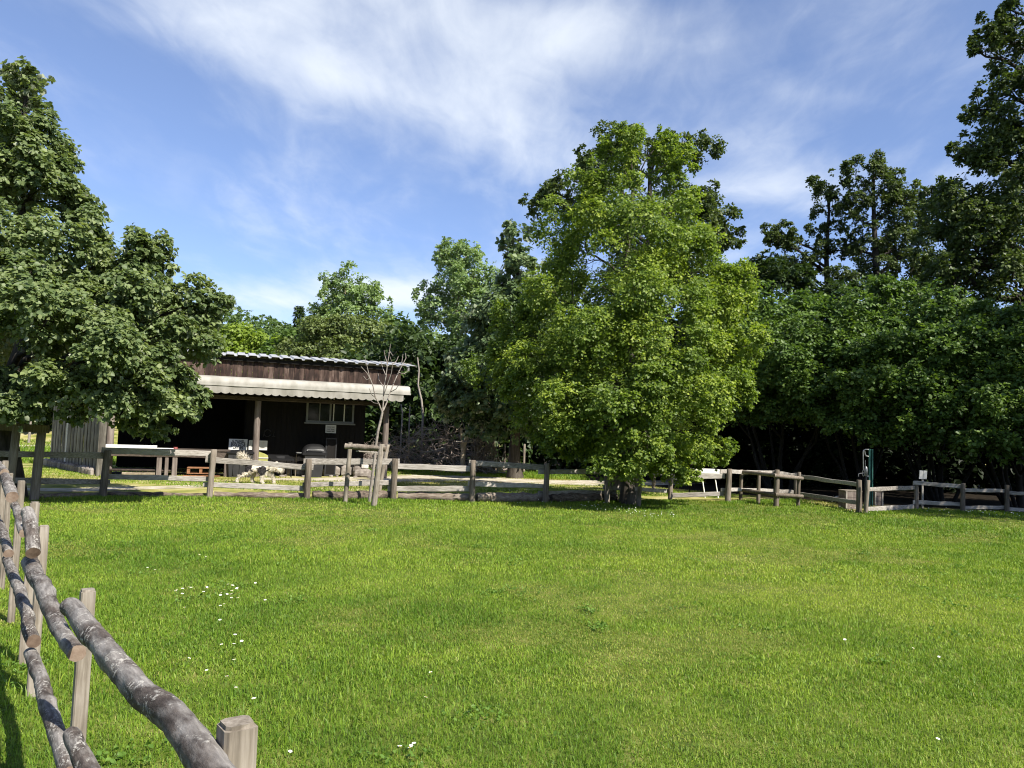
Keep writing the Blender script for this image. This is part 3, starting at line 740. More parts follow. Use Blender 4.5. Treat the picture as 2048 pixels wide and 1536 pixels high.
fence = thing("rail_fence", PAw[0], "long grey two rail post fence between the lawn and the shed yard", "fence")
for i, (px, py, h) in enumerate(PA):
    if i == 7: pass
    round_post("post", PAw[i], h, random.uniform(.062, .074) if i != 8 else .055, fence, lean=(random.uniform(-.02, .055), random.uniform(-.04, .04)))
TOP = [((-140, 905), (222, 912), 12), ((203, 901), (432, 908), 12), ((411, 919), (627, 935), 11), ((607, 924), (799, 923), 12), ((782, 932), (952, 938), 11), ((938, 925), (1097, 936), 11),
       ((1077, 944), (1225, 943), 10), ((1206, 944), (1345, 946), 10), ((1333, 955), (1450, 952), 9), ((1440, 943), (1553, 946), 8), ((1546, 945), (1604, 953), 8)]
BOT = [((-140, 958), (220, 964), 11), ((206, 953), (420, 958), 10), ((406, 969), (620, 977), 10), ((605, 969), (790, 965), 10), ((775, 977), (950, 978), 11), ((936, 968), (1094, 972), 9),
       ((1076, 986), (1232, 984), 8), ((1206, 974), (1340, 982), 8), ((1342, 991), (1450, 987), 9), ((1442, 979), (1552, 981), 7), ((1546, 981), (1596, 985), 7)]
for j, (a, b, h) in enumerate(TOP + BOT):
    rail_px(fence, PA, PAw, a, b, h, off=.075 + .035 * (j % 2))
fence2 = thing("rail_fence", PRw[1], "dim two rail fence in the shade below the dark hazel bushes", "fence")
for i, (px, py, h) in enumerate(PR):
    if i == 0: continue
    round_post("post", PRw[i], h, .055 if i > 1 else .048, fence2, lean=(.06 if i == 1 else random.uniform(-.01, .02), 0))
for j, (a, b, h) in enumerate([((1737, 979), (1834, 975), 8), ((1733, 1018), (1833, 1013), 9), ((1826, 966), (1929, 973), 8), ((1826, 1004), (1925, 1009), 8), ((1922, 980), (2016, 982), 7), ((1922, 1015), (2016, 1015), 7), ((2010, 985), (2112, 990), 7), ((2010, 1018), (2112, 1022), 7)]):
    rail_px(fence2, PR, PRw, a, b, h, off=.06 + .03 * (j % 2))
fence3 = thing("rail_fence", PRw[0], "short run of grey rails slanting down past the brown boxes to a single post", "fence")
round_post("post", PRw[0], .79, .062, fence3)
PJ = [PA[-1], PR[0]]; PJw = [PAw[-1], PRw[0]]
rail_px(fence3, PJ, PJw, (1601, 953), (1722, 970), 8, off=.06); rail_px(fence3, PJ, PJw, (1600, 988), (1722, 1006), 8, off=.06)
# rotted edging logs along the fence foot
EL = [(60, 212, .05), (212, 425, .06), (425, 622, .08), (622, 792, .10), (792, 950, .10), (950, 1098, .11), (1098, 1235, .115)]
EN = ["half buried edging log below the shaded rails beside the young tree", "thin edging log below the rails in front of the long workbench", "edging log below the rails in front of the dog",
      "rotted edging log with black holes below the staked bare sapling", "rotted edging log in front of the gravel track", "dark crumbling edging log in front of the small pale forked tree", "blackened edging log in the shadow of the big lime tree"]
for i, (a, b, r) in enumerate(EL):
    ya = ypx(a, PA, PAw) + .16; yb = ypx(b, PA, PAw) + .16
    p0 = G(a + 3, 1000); p1 = G(b - 3, 1000)
    p0 = Vector((p0.x * ya / p0.y, ya, r * .9)); p1 = Vector((p1.x * yb / p1.y, yb, r * .9))
    mb = MB(); pts = [p0.lerp(p1, k / 14) for k in range(15)]
    mb.tube(pts, [r * (1 + .35 * mnoise.noise(q * 3)) for q in pts], 9, wob=.5)
    tag(mb.build("edging_log", M["rot"], None, (p0 + p1) / 2 - Vector((0, 0, p0.z))), EN[i], "log", "edging logs along the back fence")

# ------------------------------------------------------------------ round-pole stile by the fence corner
SP = [(1481, 1003, .86), (1516, 1008, .86), (1552, 1013, .93), (1596, 1013, .88)]
SPw = [G(a, b) for a, b, c in SP]
stile = thing("pole_barrier", SPw[2], "small corner barrier of round poles standing in front of the rail fence", "barrier")
for (a, b, h), p in zip(SP, SPw): round_post("post", p, h, .045 if a != 1552 else .065, stile, lean=(.02, 0))
for (i, j, pa, pb) in ((0, 2, (1480, 943), (1556, 951)), (2, 3, (1548, 951), (1605, 957)), (0, 2, (1477, 979), (1556, 990)), (2, 3, (1550, 989), (1605, 993))):
    off = -.1
    p0 = AT(pa[0], pa[1], SPw[i].y + off); p1 = AT(pb[0], pb[1], SPw[j].y + off)
    mb = MB(); pts = [p0.lerp(p1, k / 6) for k in range(7)]; mb.tube(pts, .05, 10, wob=.15, capmi=1)
    mb.build("pole", [M["post"], M["log_end"]], stile)

# ------------------------------------------------------------------ foreground log fence
A0 = Vector((-.556, 1.57, 0)); A1 = Vector((-5.37, 8.3, 0)); fd = (A1 - A0).normalized(); fn = Vector((-fd.y, fd.x, 0))
if fn.dot(-A0) < 0: fn = -fn          # fn points to the camera side
def FP(px, py, off):
    """point seen at px,py on the vertical plane of the log fence, off metres to the camera side"""
    d = ray(px, py); o = A0 + fn * off
    t = (o - CAMP).dot(fn) / d.dot(fn); return CAMP + d * t
logf = thing("log_fence", A0, "near fence of lichen covered round logs on thin split stakes", "fence")
for px, py, w in ((475, 1446, .03), (176, 1180, .026), (88, 1052, .025), (70, 1005, .026), (43, 962, .026), (21, 947, .026), (11, 922, .03)):
    top = FP(px, py, 0); b = Vector((top.x, top.y, -.1))
    mb = MB(); q = top
    mb.box((b + q) / 2, (fd, fn, (q - b).normalized()), w, w * random.uniform(.85, 1.05), (q - b).length / 2 - .004, 0, w * .22, w * .05)
    mb.box(q + Vector((0, 0, -.002)), (fd, fn, Vector((0, 0, 1))), w * .85, w * .85, .006, 0, w * .3, w * .06)
    mb.build("post", M["stake"], logf)
def log_obj(pts_px, wid_px, off, lname="log", label=None, knots=()):
    P = [FP(a, b, off if not hasattr(off, '__len__') else off[i]) for i, (a, b) in enumerate(pts_px)]
    # smooth polyline resample
    cum = [0]
    for i in range(len(P) - 1): cum.append(cum[-1] + (P[i + 1] - P[i]).length)
    ln = cum[-1]; n = max(24, int(ln / .02)); S = 26
    rad = [wid_px[i] / 2 * P[i].dot(Vector((0, 1, 0))) / F for i in range(len(P))]
    X = np.array([[p.x, p.y, p.z] for p in P])
    ts = np.linspace(0, ln, n + 1)
    pts = np.stack([np.interp(ts, cum, X[:, k]) for k in range(3)], 1)
    ker = np.ones(9) / 9
    sm = np.stack([np.convolve(np.pad(pts[:, k], 4, 'edge'), ker, 'valid') for k in range(3)], 1); pts = sm
    off_ = random.uniform(0, 90); amp_ = float(np.mean(rad)) * .55
    for i in range(n + 1): pts[i] += np.array(mnoise.noise_vector(Vector((off_, ts[i] * 3.2, 0)))) * amp_ * .45
    rr = np.interp(ts, cum, rad)
    sdv = random.uniform(0, 50); Vv = []; LC = []
    a = None
    for i in range(n + 1):
        p = Vector(pts[i]); d = Vector(pts[min(i + 1, n)] - pts[max(i - 1, 0)]).normalized()
        if a is None: a = d.cross(Vector((0, 0, 1))).normalized()
        a = (a - d * a.dot(d)).normalized(); b = d.cross(a)
        kn = sum(h * math.exp(-((ts[i] / ln - kp) / .035) ** 2) for kp, ka, h in knots)
        for k in range(S):
            t = 2 * math.pi * k / S; q = Vector((math.cos(t) * .55, math.sin(t) * .55, ts[i] * 5 + sdv))
            r = rr[i] * (.95 + (.12) * mnoise.noise(q * 1.2) + .08 * mnoise.noise(q * 3.3) + .05 * mnoise.noise(q * 9))
            for kp, ka, h in knots:
                dt = math.cos(t - ka)
                r += rr[i] * h * math.exp(-((ts[i] / ln - kp) / .03) ** 2) * max(0, dt) ** 3
            Vv.append(p + (a * math.cos(t) + b * math.sin(t)) * r)
            LC.append((math.cos(t) * rr[i], math.sin(t) * rr[i], ts[i] + sdv))
    fs = [[i * S + k, i * S + (k + 1) % S, (i + 1) * S + (k + 1) % S, (i + 1) * S + k] for i in range(n) for k in range(S)]
    mis = [0] * len(fs); smv = [True] * len(fs)
    oo = len(Vv)
    for end in (0, n):                           # cut ends
        c = Vector(pts[end]); ring = [Vv[end * S + k] for k in range(S)]
        o2 = len(Vv); Vv += [v.copy() for v in ring]; LC += [LC[end * S + k] for k in range(S)]
        Vv.append(c + (Vector(pts[end]) - Vector(pts[abs(end - 1)])).normalized() * .002); LC.append((0, 0, sdv))
        for k in range(S):
            f = [o2 + k, o2 + (k + 1) % S, o2 + S]
            fs.append(f if end else f[::-1]); mis.append(1); smv.append(False)
    me = bpy.data.meshes.new(lname); o = logf.location
    me.from_pydata([(v[0] - o.x, v[1] - o.y, v[2] - o.z) for v in Vv], [], fs)
    at = me.attributes.new("logco", 'FLOAT_VECTOR', 'POINT'); at.data.foreach_set("vector", np.array(LC, np.float32).ravel())
    me.polygons.foreach_set("material_index", mis); me.polygons.foreach_set("use_smooth", smv)
    me.materials.append(M["bark_lichen"]); me.materials.append(M["log_end"]); me.update()
    ob = link(lname, me, logf)
    if label: ob["label"] = label
    return ob
log_obj([(137, 1212), (199, 1284), (269, 1369), (335, 1432), (410, 1520), (520, 1660), (640, 1800)], [38, 46, 54, 62, 72, 90, 108], [.085, .07, .06, .055, .055, .055, .055], "log", "thickest top log nearest the viewer, flaked with pale lichen", knots=((.44, 2.4, .4), (.40, 5.3, .3), (.2, 1.5, .25)))
log_obj([(58, 1126), (86, 1176), (107, 1232), (130, 1275), (154, 1312)], [31, 33, 33, 32, 33], .06, knots=((.45, 3.6, .3),))
log_obj([(55, 1021), (61, 1052), (64, 1085), (66, 1112)], [25, 27, 28, 28], .07)
log_obj([(29, 1008), (38, 1032), (47, 1068)], [15, 17, 18], .05)
log_obj([(10, 955), (18, 972), (25, 994)], [20, 22, 23], .07)
log_obj([(-18, 915), (-4, 930), (9, 946)], [14, 15, 16], .06)
log_obj([(141, 1464), (172, 1530), (230, 1660), (300, 1820)], [32, 40, 56, 76], [.085, .07, .06, .06])
log_obj([(61, 1306), (80, 1358), (98, 1412), (118, 1480), (142, 1560)], [25, 28, 31, 34, 39], .055, knots=((.55, 4.0, .25),))
log_obj([(12, 1116), (36, 1172), (52, 1228), (67, 1286)], [17, 22, 25, 28], .055, knots=((.3, 1.0, .35),))
log_obj([(-10, 1030), (8, 1070), (18, 1108)], [15, 18, 19], .05)

# ------------------------------------------------------------------ shed
uS = Vector((.9397, .3420, 0)); vS = Vector((-.3420, .9397, 0)); Z = Vector((0, 0, 1))
P_R = G(767, 957); S0 = P_R.copy()                       # right front post; u runs to the right, v to the back
def S(u, v, z): return S0 + uS * u + vS * v + Z * z
AXS = (uS, vS, Z)
shed = thing("open_shed", S(-4, 0, 0), "dark timber shed with a cream awning and a zinc roof", "shed")
def sbox(mb, u0, u1, v0, v1, z0, z1, mi=0, ch=0): mb.box(S((u0 + u1) / 2, (v0 + v1) / 2, (z0 + z1) / 2), AXS, abs(u1 - u0) / 2, abs(v1 - v0) / 2, abs(z1 - z0) / 2, mi, ch)
UL, UR = -8.35, -.55
# back room wall (dark boards): right half stands 0.9 m behind the posts, left half is a deep open bay
mb = MB()
def boards(mb, u0, u1, v, z0, z1, w=.16, th=.022):
    n = max(1, int(round((u1 - u0) / w))); ww = (u1 - u0) / n
    for i in range(n): sbox(mb, u0 + i * ww + .003, u0 + (i + 1) * ww - .003, v + random.uniform(0, .008), v + th, z0, z1 + random.uniform(-.01, .01))
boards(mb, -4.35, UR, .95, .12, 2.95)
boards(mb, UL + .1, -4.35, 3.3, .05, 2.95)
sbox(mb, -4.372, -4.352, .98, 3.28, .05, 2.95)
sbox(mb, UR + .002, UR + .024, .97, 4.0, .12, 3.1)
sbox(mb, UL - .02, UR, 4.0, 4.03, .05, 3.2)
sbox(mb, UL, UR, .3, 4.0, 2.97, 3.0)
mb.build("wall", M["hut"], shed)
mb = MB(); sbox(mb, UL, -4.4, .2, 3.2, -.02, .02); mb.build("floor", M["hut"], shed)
# front fascia of vertical boards under the roof
mb = MB(); n = 58; x0, x1 = UL - .25, .42
for i in range(n):
    a = x0 + (x1 - x0) * i / n; b = x0 + (x1 - x0) * (i + 1) / n
    sbox(mb, a + .003, b - .003, -.02 + random.uniform(-.006, .006), .01, 3.02 + random.uniform(-.02, .01), 3.62, random.choice((0, 0, 1, 2, 2)))
mb.build("fascia", [M["fascia"], M["fascia_pale"], M["fascia_dark"]], shed)
mb = MB(); sbox(mb, UL - .2, .38, -.08, -.022, 2.98, 3.07); mb.build("fascia_rail", M["bench_wood"], shed)
# zinc roof of trapezoid sheets sloping to the front
mb = MB(); pitch = math.tan(R(7.2)); prof = []; u = UL - .45; per = .335
while u < .72:
    prof += [(u, 0), (u + .045, .0), (u + .075, .045), (u + .285, .045), (u + .315, 0)]; u += per
def rz(v): return 3.70 + min(v + .25, 1.9) * pitch - max(0, v - 1.65) * pitch
vv = [-.25, .5, 1.65, 3.0, 4.4]; Vr = []; np_ = len(prof)
for v in vv:
    for (u, h) in prof: Vr.append(S(u, v, rz(v) + h))
fr = [[i * np_ + k, i * np_ + k + 1, (i + 1) * np_ + k + 1, (i + 1) * np_ + k] for i in range(len(vv) - 1) for k in range(np_ - 1)]
mb.add(Vr, fr)
Vr2 = [v - Z * .012 for v in Vr]; mb.add(Vr2, [f[::-1] for f in fr])
mb.add([Vr[k] for k in range(np_)] + [Vr2[k] for k in range(np_)], [[k + 1, k, np_ + k, np_ + k + 1] for k in range(np_ - 1)])
mb.build("roof", M["metal_roof"], shed)
mb = MB(); sbox(mb, UL - .3, .5, -.12, -.03, 3.56, 3.66); mb.build("eaves_beam", M["hut"], shed)
mb = MB(); sbox(mb, .60, .66, -.2, -.1, 3.56, 3.70); mb.build("bracket", M["steel"], shed)
# awning
aw = thing("awning", S(-4, 0, 2.9), None, None); aw.parent = shed; aw.location = S(-4, 0, 2.9) - shed.location
for k in ("label", "category"):
    if k in aw: del aw[k]
bpy.data.objects.remove(aw)
def lathe_strip(mb, prof, u0, u1, n=1, mi=0, smooth=True):
    V = []; m_ = len(prof)
    for i in range(n + 1):
        u = u0 + (u1 - u0) * i / n
        for (v, z) in prof: V.append(S(u, v, z))
    mb.add(V, [[i * m_ + k, i * m_ + (k + 1) % m_, (i + 1) * m_ + (k + 1) % m_, (i + 1) * m_ + k] for i in range(n) for k in range(m_)], mi, smooth)
    mb.add(V[:m_], [list(range(m_))], mi); mb.add(V[-m_:], [list(range(m_))[::-1]], mi)
mb = MB(); AL, AR = UL + .1, .62
cas = [(-.62 + .12 * (1 - math.cos(t)) * .5 - .02, 2.90 + .0) for t in (0,)]
cas = []
for k in range(9):
    t = math.pi * (.5 + k / 8 * .62); cas.append((-.48 + .20 * math.cos(t), 2.83 + .19 * math.sin(t)))
cas = [(-.05, 3.06), (-.3, 3.05)] + cas + [(-.05, 2.80)]
lathe_strip(mb, cas, AL, AR, 1, 0, True)
awn = mb.build("awning", M["cassette"], shed)
mb = MB(); sbox(mb, AL - .02, AR + .015, -.705, -.655, 2.745, 2.80, 0, .012); fb = mb.build("front_bar", M["cassette"], awn, shed.location)
# scalloped valance
mb = MB(); V = []; nsc = 36; st = 8; u0, u1 = AL, AR - .22; zt = 2.748
cols = nsc * st
for i in range(cols + 1):
    u = u0 + (u1 - u0) * i / cols; ph = i / st
    dz = .045 * abs(math.sin(math.pi * ph)) ** .7
    vv_ = -.68 + .012 * math.sin(u * 5.1) + .008 * math.sin(u * 13)
    V += [S(u, -.68, zt), S(u, vv_ - .004, zt - .09), S(u, vv_ - .008, 2.555 - dz)]
mb.add(V, [[i * 3 + k, i * 3 + k + 1, (i + 1) * 3 + k + 1, (i + 1) * 3 + k] for i in range(cols) for k in range(2)], 0, True)
V2 = [v + vS * .006 for v in V]
mb.add(V2, [[i * 3 + k, (i + 1) * 3 + k, (i + 1) * 3 + k + 1, i * 3 + k + 1] for i in range(cols) for k in range(2)], 0, True)
mb.add([V[i * 3 + 2] for i in range(cols + 1)] + [V2[i * 3 + 2] for i in range(cols + 1)], [[i, i + 1, cols + 2 + i, cols + 1 + i] for i in range(cols)], 0)
mb.build("valance", M["canvas"], awn, shed.location)
# header beam and posts
mb = MB(); mb.plank(S(UL, 0, 2.43), S(.1, 0, 2.43), .13, .11, 20, .008); mb.build("beam", M["bench_wood"], shed)
for u in (0, -4.03, -8.1):
    mb = MB(); p = S(u, .01, -.1); q = S(u, .01, 2.36); pts = [p.lerp(q, k / 6) for k in range(7)]
    mb.tube(pts, [.112, .108, .104, .1, .098, .096, .094], 12, wob=.1); mb.build("post", M["shed_post"], shed)
# window: two sliding frames
win = MB(); uw0, uw1 = -2.48, -.92; vw = .93; z0, z1 = 1.76, 2.66
def wbox(mb, a, b, z_0, z_1, v0=.90, v1=.948): sbox(mb, a, b, v0, v1, z_0, z_1)
um = (uw0 + uw1) / 2
wbox(win, uw0, uw1, z0, z0 + .06); wbox(win, uw0, uw1, z1 - .06, z1); wbox(win, uw0, uw0 + .06, z0 + .06, z1 - .06); wbox(win, uw1 - .06, uw1, z0 + .06, z1 - .06); wbox(win, um - .03, um + .03, z0 + .06, z1 - .06, .892)
wino = win.build("window", M["frame"], shed)
mb = MB(); sbox(mb, uw0 - .05, uw1 + .05, .84, .948, z0 - .05, z0 - .003); mb.build("window_sill", M["frame"], wino, shed.location)
mb = MB(); q = [(um + .09, um + .125), (um + .44, um + .475)]
for a, b in q: sbox(mb, a, b, .91, .945, z0 + .06, z1 - .06)
mb.build("sash_bar", M["frame_pale"], wino, shed.location)
mb = MB(); sbox(mb, uw0 + .42, uw0 + .45, .91, .945, z0 + .06, z1 - .06); mb.build("sash_bar", M["frame"], wino, shed.location)
for a, b in ((uw0 + .06, uw0 + .42), (uw0 + .45, um - .03), (um + .125, um + .44), (um + .475, uw1 - .06)):
    mb = MB(); sbox(mb, a, b, .936, .942, z0 + .06, z1 - .06); mb.build("pane", M["glass"], wino, shed.location)
# wall stones at the foot
ust = -4.3; stl = []
while ust < UR - .05:
    w = random.uniform(.2, .36); stl.append((ust, w)); ust += w + .03
def rock(name, c, hx, hy, hz, ang=0, mat=None, parent=None):
    mb = MB(); bx = []
    sdv = random.uniform(0, 99); n = 7; V = []; 
    X = uS * math.cos(ang) + vS * math.sin(ang); Yv = Z.cross(X)
    for i in range(n):
        ph = -math.pi / 2 + math.pi * i / (n - 1)
        for k in range(10):
            t = 2 * math.pi * k / 10
            d = Vector((math.cos(ph) * math.cos(t), math.cos(ph) * math.sin(t), math.sin(ph)))
            mx = max(abs(d.x), abs(d.y), abs(d.z)); d2 = d.lerp(d / mx, .72)
            s_ = 1 + .16 * mnoise.noise(d * 1.8 + Vector((sdv, 0, 0)))
            V.append(Vector(c) + X * d2.x * hx * s_ + Yv * d2.y * hy * s_ + Z * d2.z * hz * s_)
    mb.add(V, [[i * 10 + k, i * 10 + (k + 1) % 10, (i + 1) * 10 + (k + 1) % 10, (i + 1) * 10 + k] for i in range(n - 1) for k in range(10)], 0, False)
    return mb.build(name, mat or M["stone"], parent, None if parent else Vector(c) - Z * hz)
for i, (u, w) in enumerate(stl):
    h = random.uniform(.28, .4); tag(rock("footing_stone", S(u + w / 2, .82, h / 2), w / 2, .12, h / 2), "rough upright stone in the row along the dark shed wall", "stone", "stones along the shed wall")
tag(rock("stone_block", S(-.62, .45, .14), .3, .2, .14), "low flat stone block on the ground at the right corner of the shed", "stone")
tag(rock("pale_stone", S(-.55, .45, .36), .12, .09, .085, mat=plain("pale_stone", (.5, .47, .42), .8, .2, 8)), "small pale stone lying on the low stone block", "stone")
for i in range(16):
    u = -4.0 + 3.8 * i / 15 + random.uniform(-.1, .1)
    if random.random() < .6: tag(rock("loose_stone", S(u, random.uniform(.1, .5), .03), random.uniform(.04, .08), random.uniform(.04, .07), .035), "small loose stone on the bare ground before the shed wall", "stone", "loose stones before the shed")
# grey plank screen at the left end (stands at an angle)
pn = G(196, 951); pf = G(101, 930)
scr = thing("plank_screen", pn, "tall weathered grey plank screen on a stone footing at the left end of the shed", "screen")
dirp = (pf - pn); Ls = dirp.length; dirp.normalize(); nrm = Vector((dirp.y, -dirp.x, 0))
if nrm.dot(-pn) < 0: nrm = -nrm
mb = MB(); nb_ = 30
for i in range(nb_):
    w = Ls / nb_; c = pn + dirp * (i + .5) * w + nrm * (.02 * (i % 2) + random.uniform(0, .01)); h = 2.9 + random.uniform(-.03, .03)
    mb.box(c + Z * (h / 2 + .14), (dirp, nrm, Z), w / 2 * random.uniform(.85, .99), .012, h / 2, 1 if i == 19 else 0)
mb.build("plank_panel", [M["screen"], M["grey_board"]], scr)
mb = MB(); mb.box(pn - dirp * .1 + Z * 1.5, (dirp, nrm, Z), .11, .1, 1.55, 0, .03); mb.build("post", M["screen"], scr)
k = 0.0
while k < Ls:
    w = random.uniform(.16, .34); c = pn + dirp * (k + w / 2) + nrm * .12
    tag(rock("footing_stone", c + Z * .09, w / 2, .11, random.uniform(.1, .15), math.atan2(dirp.y, dirp.x) - math.atan2(uS.y, uS.x)), "low grey stone in the footing below the grey plank screen", "stone", "stones below the plank screen"); k += w + .02

# ------------------------------------------------------------------ things in and before the shed
def bt(name, label, cat, u, v, group=None): return thing(name, S(u, v, 0), label, cat, group)
def px_uv(px, v):
    """u coordinate where photo column px meets the shed plane v (at mid height)"""
    d = ray(px, 900); o = S(0, v, 0); t = (o - CAMP).dot(vS) / d.dot(vS); return ((CAMP + d * t) - o).dot(uS)
def px_z(px, py, v):
    d = ray(px, py); o = S(0, v, 0); t = (o - CAMP).dot(vS) / d.dot(vS); return (CAMP + d * t).z
# long workbench
v = .1; a = px_uv(206, v); b = px_uv(461, v); zt = px_z(400, 898, v)
wb = bt("workbench", "long brown workbench on thick grey legs inside the open bay", "workbench", (a + b) / 2, v)
mb = MB(); mb.plank(S(a, v - .02, zt - .03), S(b, v - .02, zt - .03), .05, .9, 14, .006); mb.build("top", M["bench_wood"], wb)
mb = MB(); mb.plank(S(a + .05, v - .42, zt - .16), S(b - .05, v - .42, zt - .16), .18, .04, 14, .006); mb.build("apron", M["bench_wood"], wb)
for px in (320, 335, 351, 455):
    u = px_uv(px, v - .38); mb = MB(); mb.box(S(u, v - .36, (zt - .06) / 2), AXS, .07 if px != 335 else .05, .06, (zt - .06) / 2, 0, .012); mb.build("leg", M["shed_post"], wb)
mb = MB(); mb.plank(S(a + .1, v, .16), S(px_uv(351, v), v, .16), .05, .7, 8, .005); mb.build("shelf", M["bench_wood"], wb)
c0 = px_uv(202, v); c1 = px_uv(316, v); tw = MB(); sbox(tw, c0, c1, v - .42, v - .39, zt + .0, zt + .085); tag(tw.build("white_board", M["white_board"], None, S((c0 + c1) / 2, v - .4, zt)), "long white panel standing on the left end of the workbench", "panel")
c1 = px_uv(349, v); tw = MB(); sbox(tw, px_uv(210, v), c1, v - .52, v - .44, zt - .005, zt + .02); tag(tw.build("white_plank", M["white_board"], None, S(c1 - 1, v - .48, zt)), "thin white plank lying along the front edge of the workbench", "plank")
tw = MB(); tw.tube([S(px_uv(352, v), v - .3, zt - .005), S(px_uv(352, v), v - .3, zt + .05)], [.07, .06], 10); tag(tw.build("red_dish", M["red"], None, S(px_uv(352, v), v - .3, zt)), "small red dish on the middle of the workbench", "dish")
# plank on the ground and pallet
u0_, u1_ = px_uv(246, -.6), px_uv(312, -.6); mb = MB(); mb.plank(S(u0_, -.45, .06), S(u1_, -.45, .06), .1, .14, 8, .006)
tag(mb.build("timber_beam", M["bark_tan"], None, S(u0_, -.45, 0)), "pale squared timber lying on the ground below the workbench", "timber")
pal = bt("pallet", "orange brown wooden pallet leaning flat below the right end of the workbench", "pallet", px_uv(402, -.35), -.35)
u0_, u1_ = px_uv(377, -.35), px_uv(430, -.35)
for z in (.10, .26):
    mb = MB()
    for q in range(4): sbox(mb, u0_, u1_, -.6 + q * .16, -.5 + q * .16, z, z + .022)
    mb.build("deck_boards", M["pallet"], pal)
for q in range(3):
    mb = MB(); uu = u0_ + (u1_ - u0_) * q / 2 * .92; sbox(mb, uu, uu + .08, -.58, -.05, .124, .258); mb.build("block", M["pallet"], pal)
mb = MB(); mb.plank(S(u0_ - .1, -.72, .05), S(px_uv(443, -.7), -.72, .05), .03, .1, 6, .004); tag(mb.build("orange_board", M["pallet"], None, S(u0_, -.72, 0)), "loose orange board lying in front of the pallet", "board")
# dark bin behind the dog
def bin_(name, label, u, v, w, d, h, mat, lidmat, lidh=.05, over=.03, cat="bin"):
    t = bt(name, label, cat, u, v); mb = MB(); pr = []
    lo, hi = .86, 1.0; vs_ = []
    for z, s_ in ((0.0, lo), (.02, lo), (h, hi)):
        for sx, sy in ((-1, -1), (1, -1), (1, 1), (-1, 1)): vs_.append(S(u + sx * w / 2 * s_, v + sy * d / 2 * s_, z))
    mb.add(vs_, [[3, 2, 1, 0]] + [[i * 4 + k, i * 4 + (k + 1) % 4, (i + 1) * 4 + (k + 1) % 4, (i + 1) * 4 + k] for i in range(2) for k in range(4)] + [[8, 9, 10, 11]])
    for q in (-.25, 0, .25): sbox(mb, u + q * w - .015, u + q * w + .015, v - d / 2 * .97 - .012, v - d / 2 * .84, .08, h - .08)
    mb.build("body", mat, t)
    mb = MB(); V = []; n = 8
    for i in range(n + 1):
        x = -1 + 2 * i / n; zz = h + lidh * math.sqrt(max(0, 1 - x * x * .9))
        V += [S(u + x * (w / 2 + over), v - d / 2 - over, zz), S(u + x * (w / 2 + over), v + d / 2 + over, zz + .02), S(u + x * (w / 2 + over), v + d / 2 + over, h - .02), S(u + x * (w / 2 + over), v - d / 2 - over, h - .02)]
    mb.add(V, [[i * 4 + k, (i + 1) * 4 + k, (i + 1) * 4 + (k + 1) % 4, i * 4 + (k + 1) % 4] for i in range(n) for k in range(4)] + [[0, 1, 2, 3], [n * 4 + 3, n * 4 + 2, n * 4 + 1, n * 4]])
    mb.build("lid", lidmat, t); return t
bin_("storage_bin", "dark grey storage bin with a low domed lid behind the dog", px_uv(482, -.35), -.2, .72, .5, .74, M["grey_plastic"], M["black"], .06)
# lime yellow folded tarp / box behind the post
ub = px_uv(512, .35); t = bt("yellow_box", "lime yellow rounded box behind the middle shed post", "box", ub, .35)
mb = MB(); vs_ = []
prof_ = [(-.33, 0), (.36, 0), (.36, .66), (.28, .70), (.1, .76), (-.15, .77), (-.33, .7)]
for q in (.12, .6):
    for (x, z) in prof_: vs_.append(S(ub + x, q, z))
n = len(prof_); mb.add(vs_, [list(range(n))[::-1], list(range(n, 2 * n))] + [[k, (k + 1) % n, n + (k + 1) % n, n + k] for k in range(n)])
mb.build("body", M["lime"], t)
mb = MB(); sbox(mb, ub - .34, ub + .37, .1, .118, .57, .60); mb.build("strap", M["hose"], t)
# small slanting black table
ua, ub_ = px_uv(536, .2), px_uv(585, .2)
t = bt("low_table", "low black table with a sheet lying on its slanting top", "table", (ua + ub_) / 2, .2)
mb = MB(); V = [S(ua + .1, -.05, .56), S(ub_ + .05, -.05, .56), S(ub_ - .1, .6, .68), S(ua - .12, .6, .68)]
mb.add(V + [p - Z * .04 for p in V], [[0, 1, 2, 3], [7, 6, 5, 4], [0, 4, 5, 1], [1, 5, 6, 2], [2, 6, 7, 3], [3, 7, 4, 0]]); mb.build("top", M["black"], t)
for uu, vv_, zz in ((ua + .14, 0, .53), (ub_ - .02, 0, .53), (ua, .55, .63), (ub_ - .12, .55, .63)):
    mb = MB(); mb.tube([S(uu, vv_, 0), S(uu, vv_, zz)], .022, 8); mb.build("leg", M["black"], t)
mb = MB(); mb.add([S(ua + .3, .05, .585), S(ub_ - .25, .02, .58), S(ub_ - .2, .3, .632), S((ua + ub_) / 2 + .1, .38, .652), S(ua + .25, .33, .64)], [[0, 1, 2, 3, 4]]); mb.build("sheet", M["grey_plastic"], t)
# thin upright stake
us = px_uv(593, .4); mb = MB(); mb.tube([S(us, .4, -.05), S(us + .01, .4, px_z(593, 908, .4))], .014, 6); tag(mb.build("thin_stake", M["post"], None, S(us, .4, 0)), "thin bare stake standing upright before the dark shed wall", "stake")
us = px_uv(711, .6); mb = MB(); mb.tube([S(us, .6, -.05), S(us + .005, .6, px_z(711, 918, .6))], .011, 6); tag(mb.build("short_stick", M["post"], None, S(us, .6, 0)), "short thin stick standing by the stone block at the shed corner", "stick")
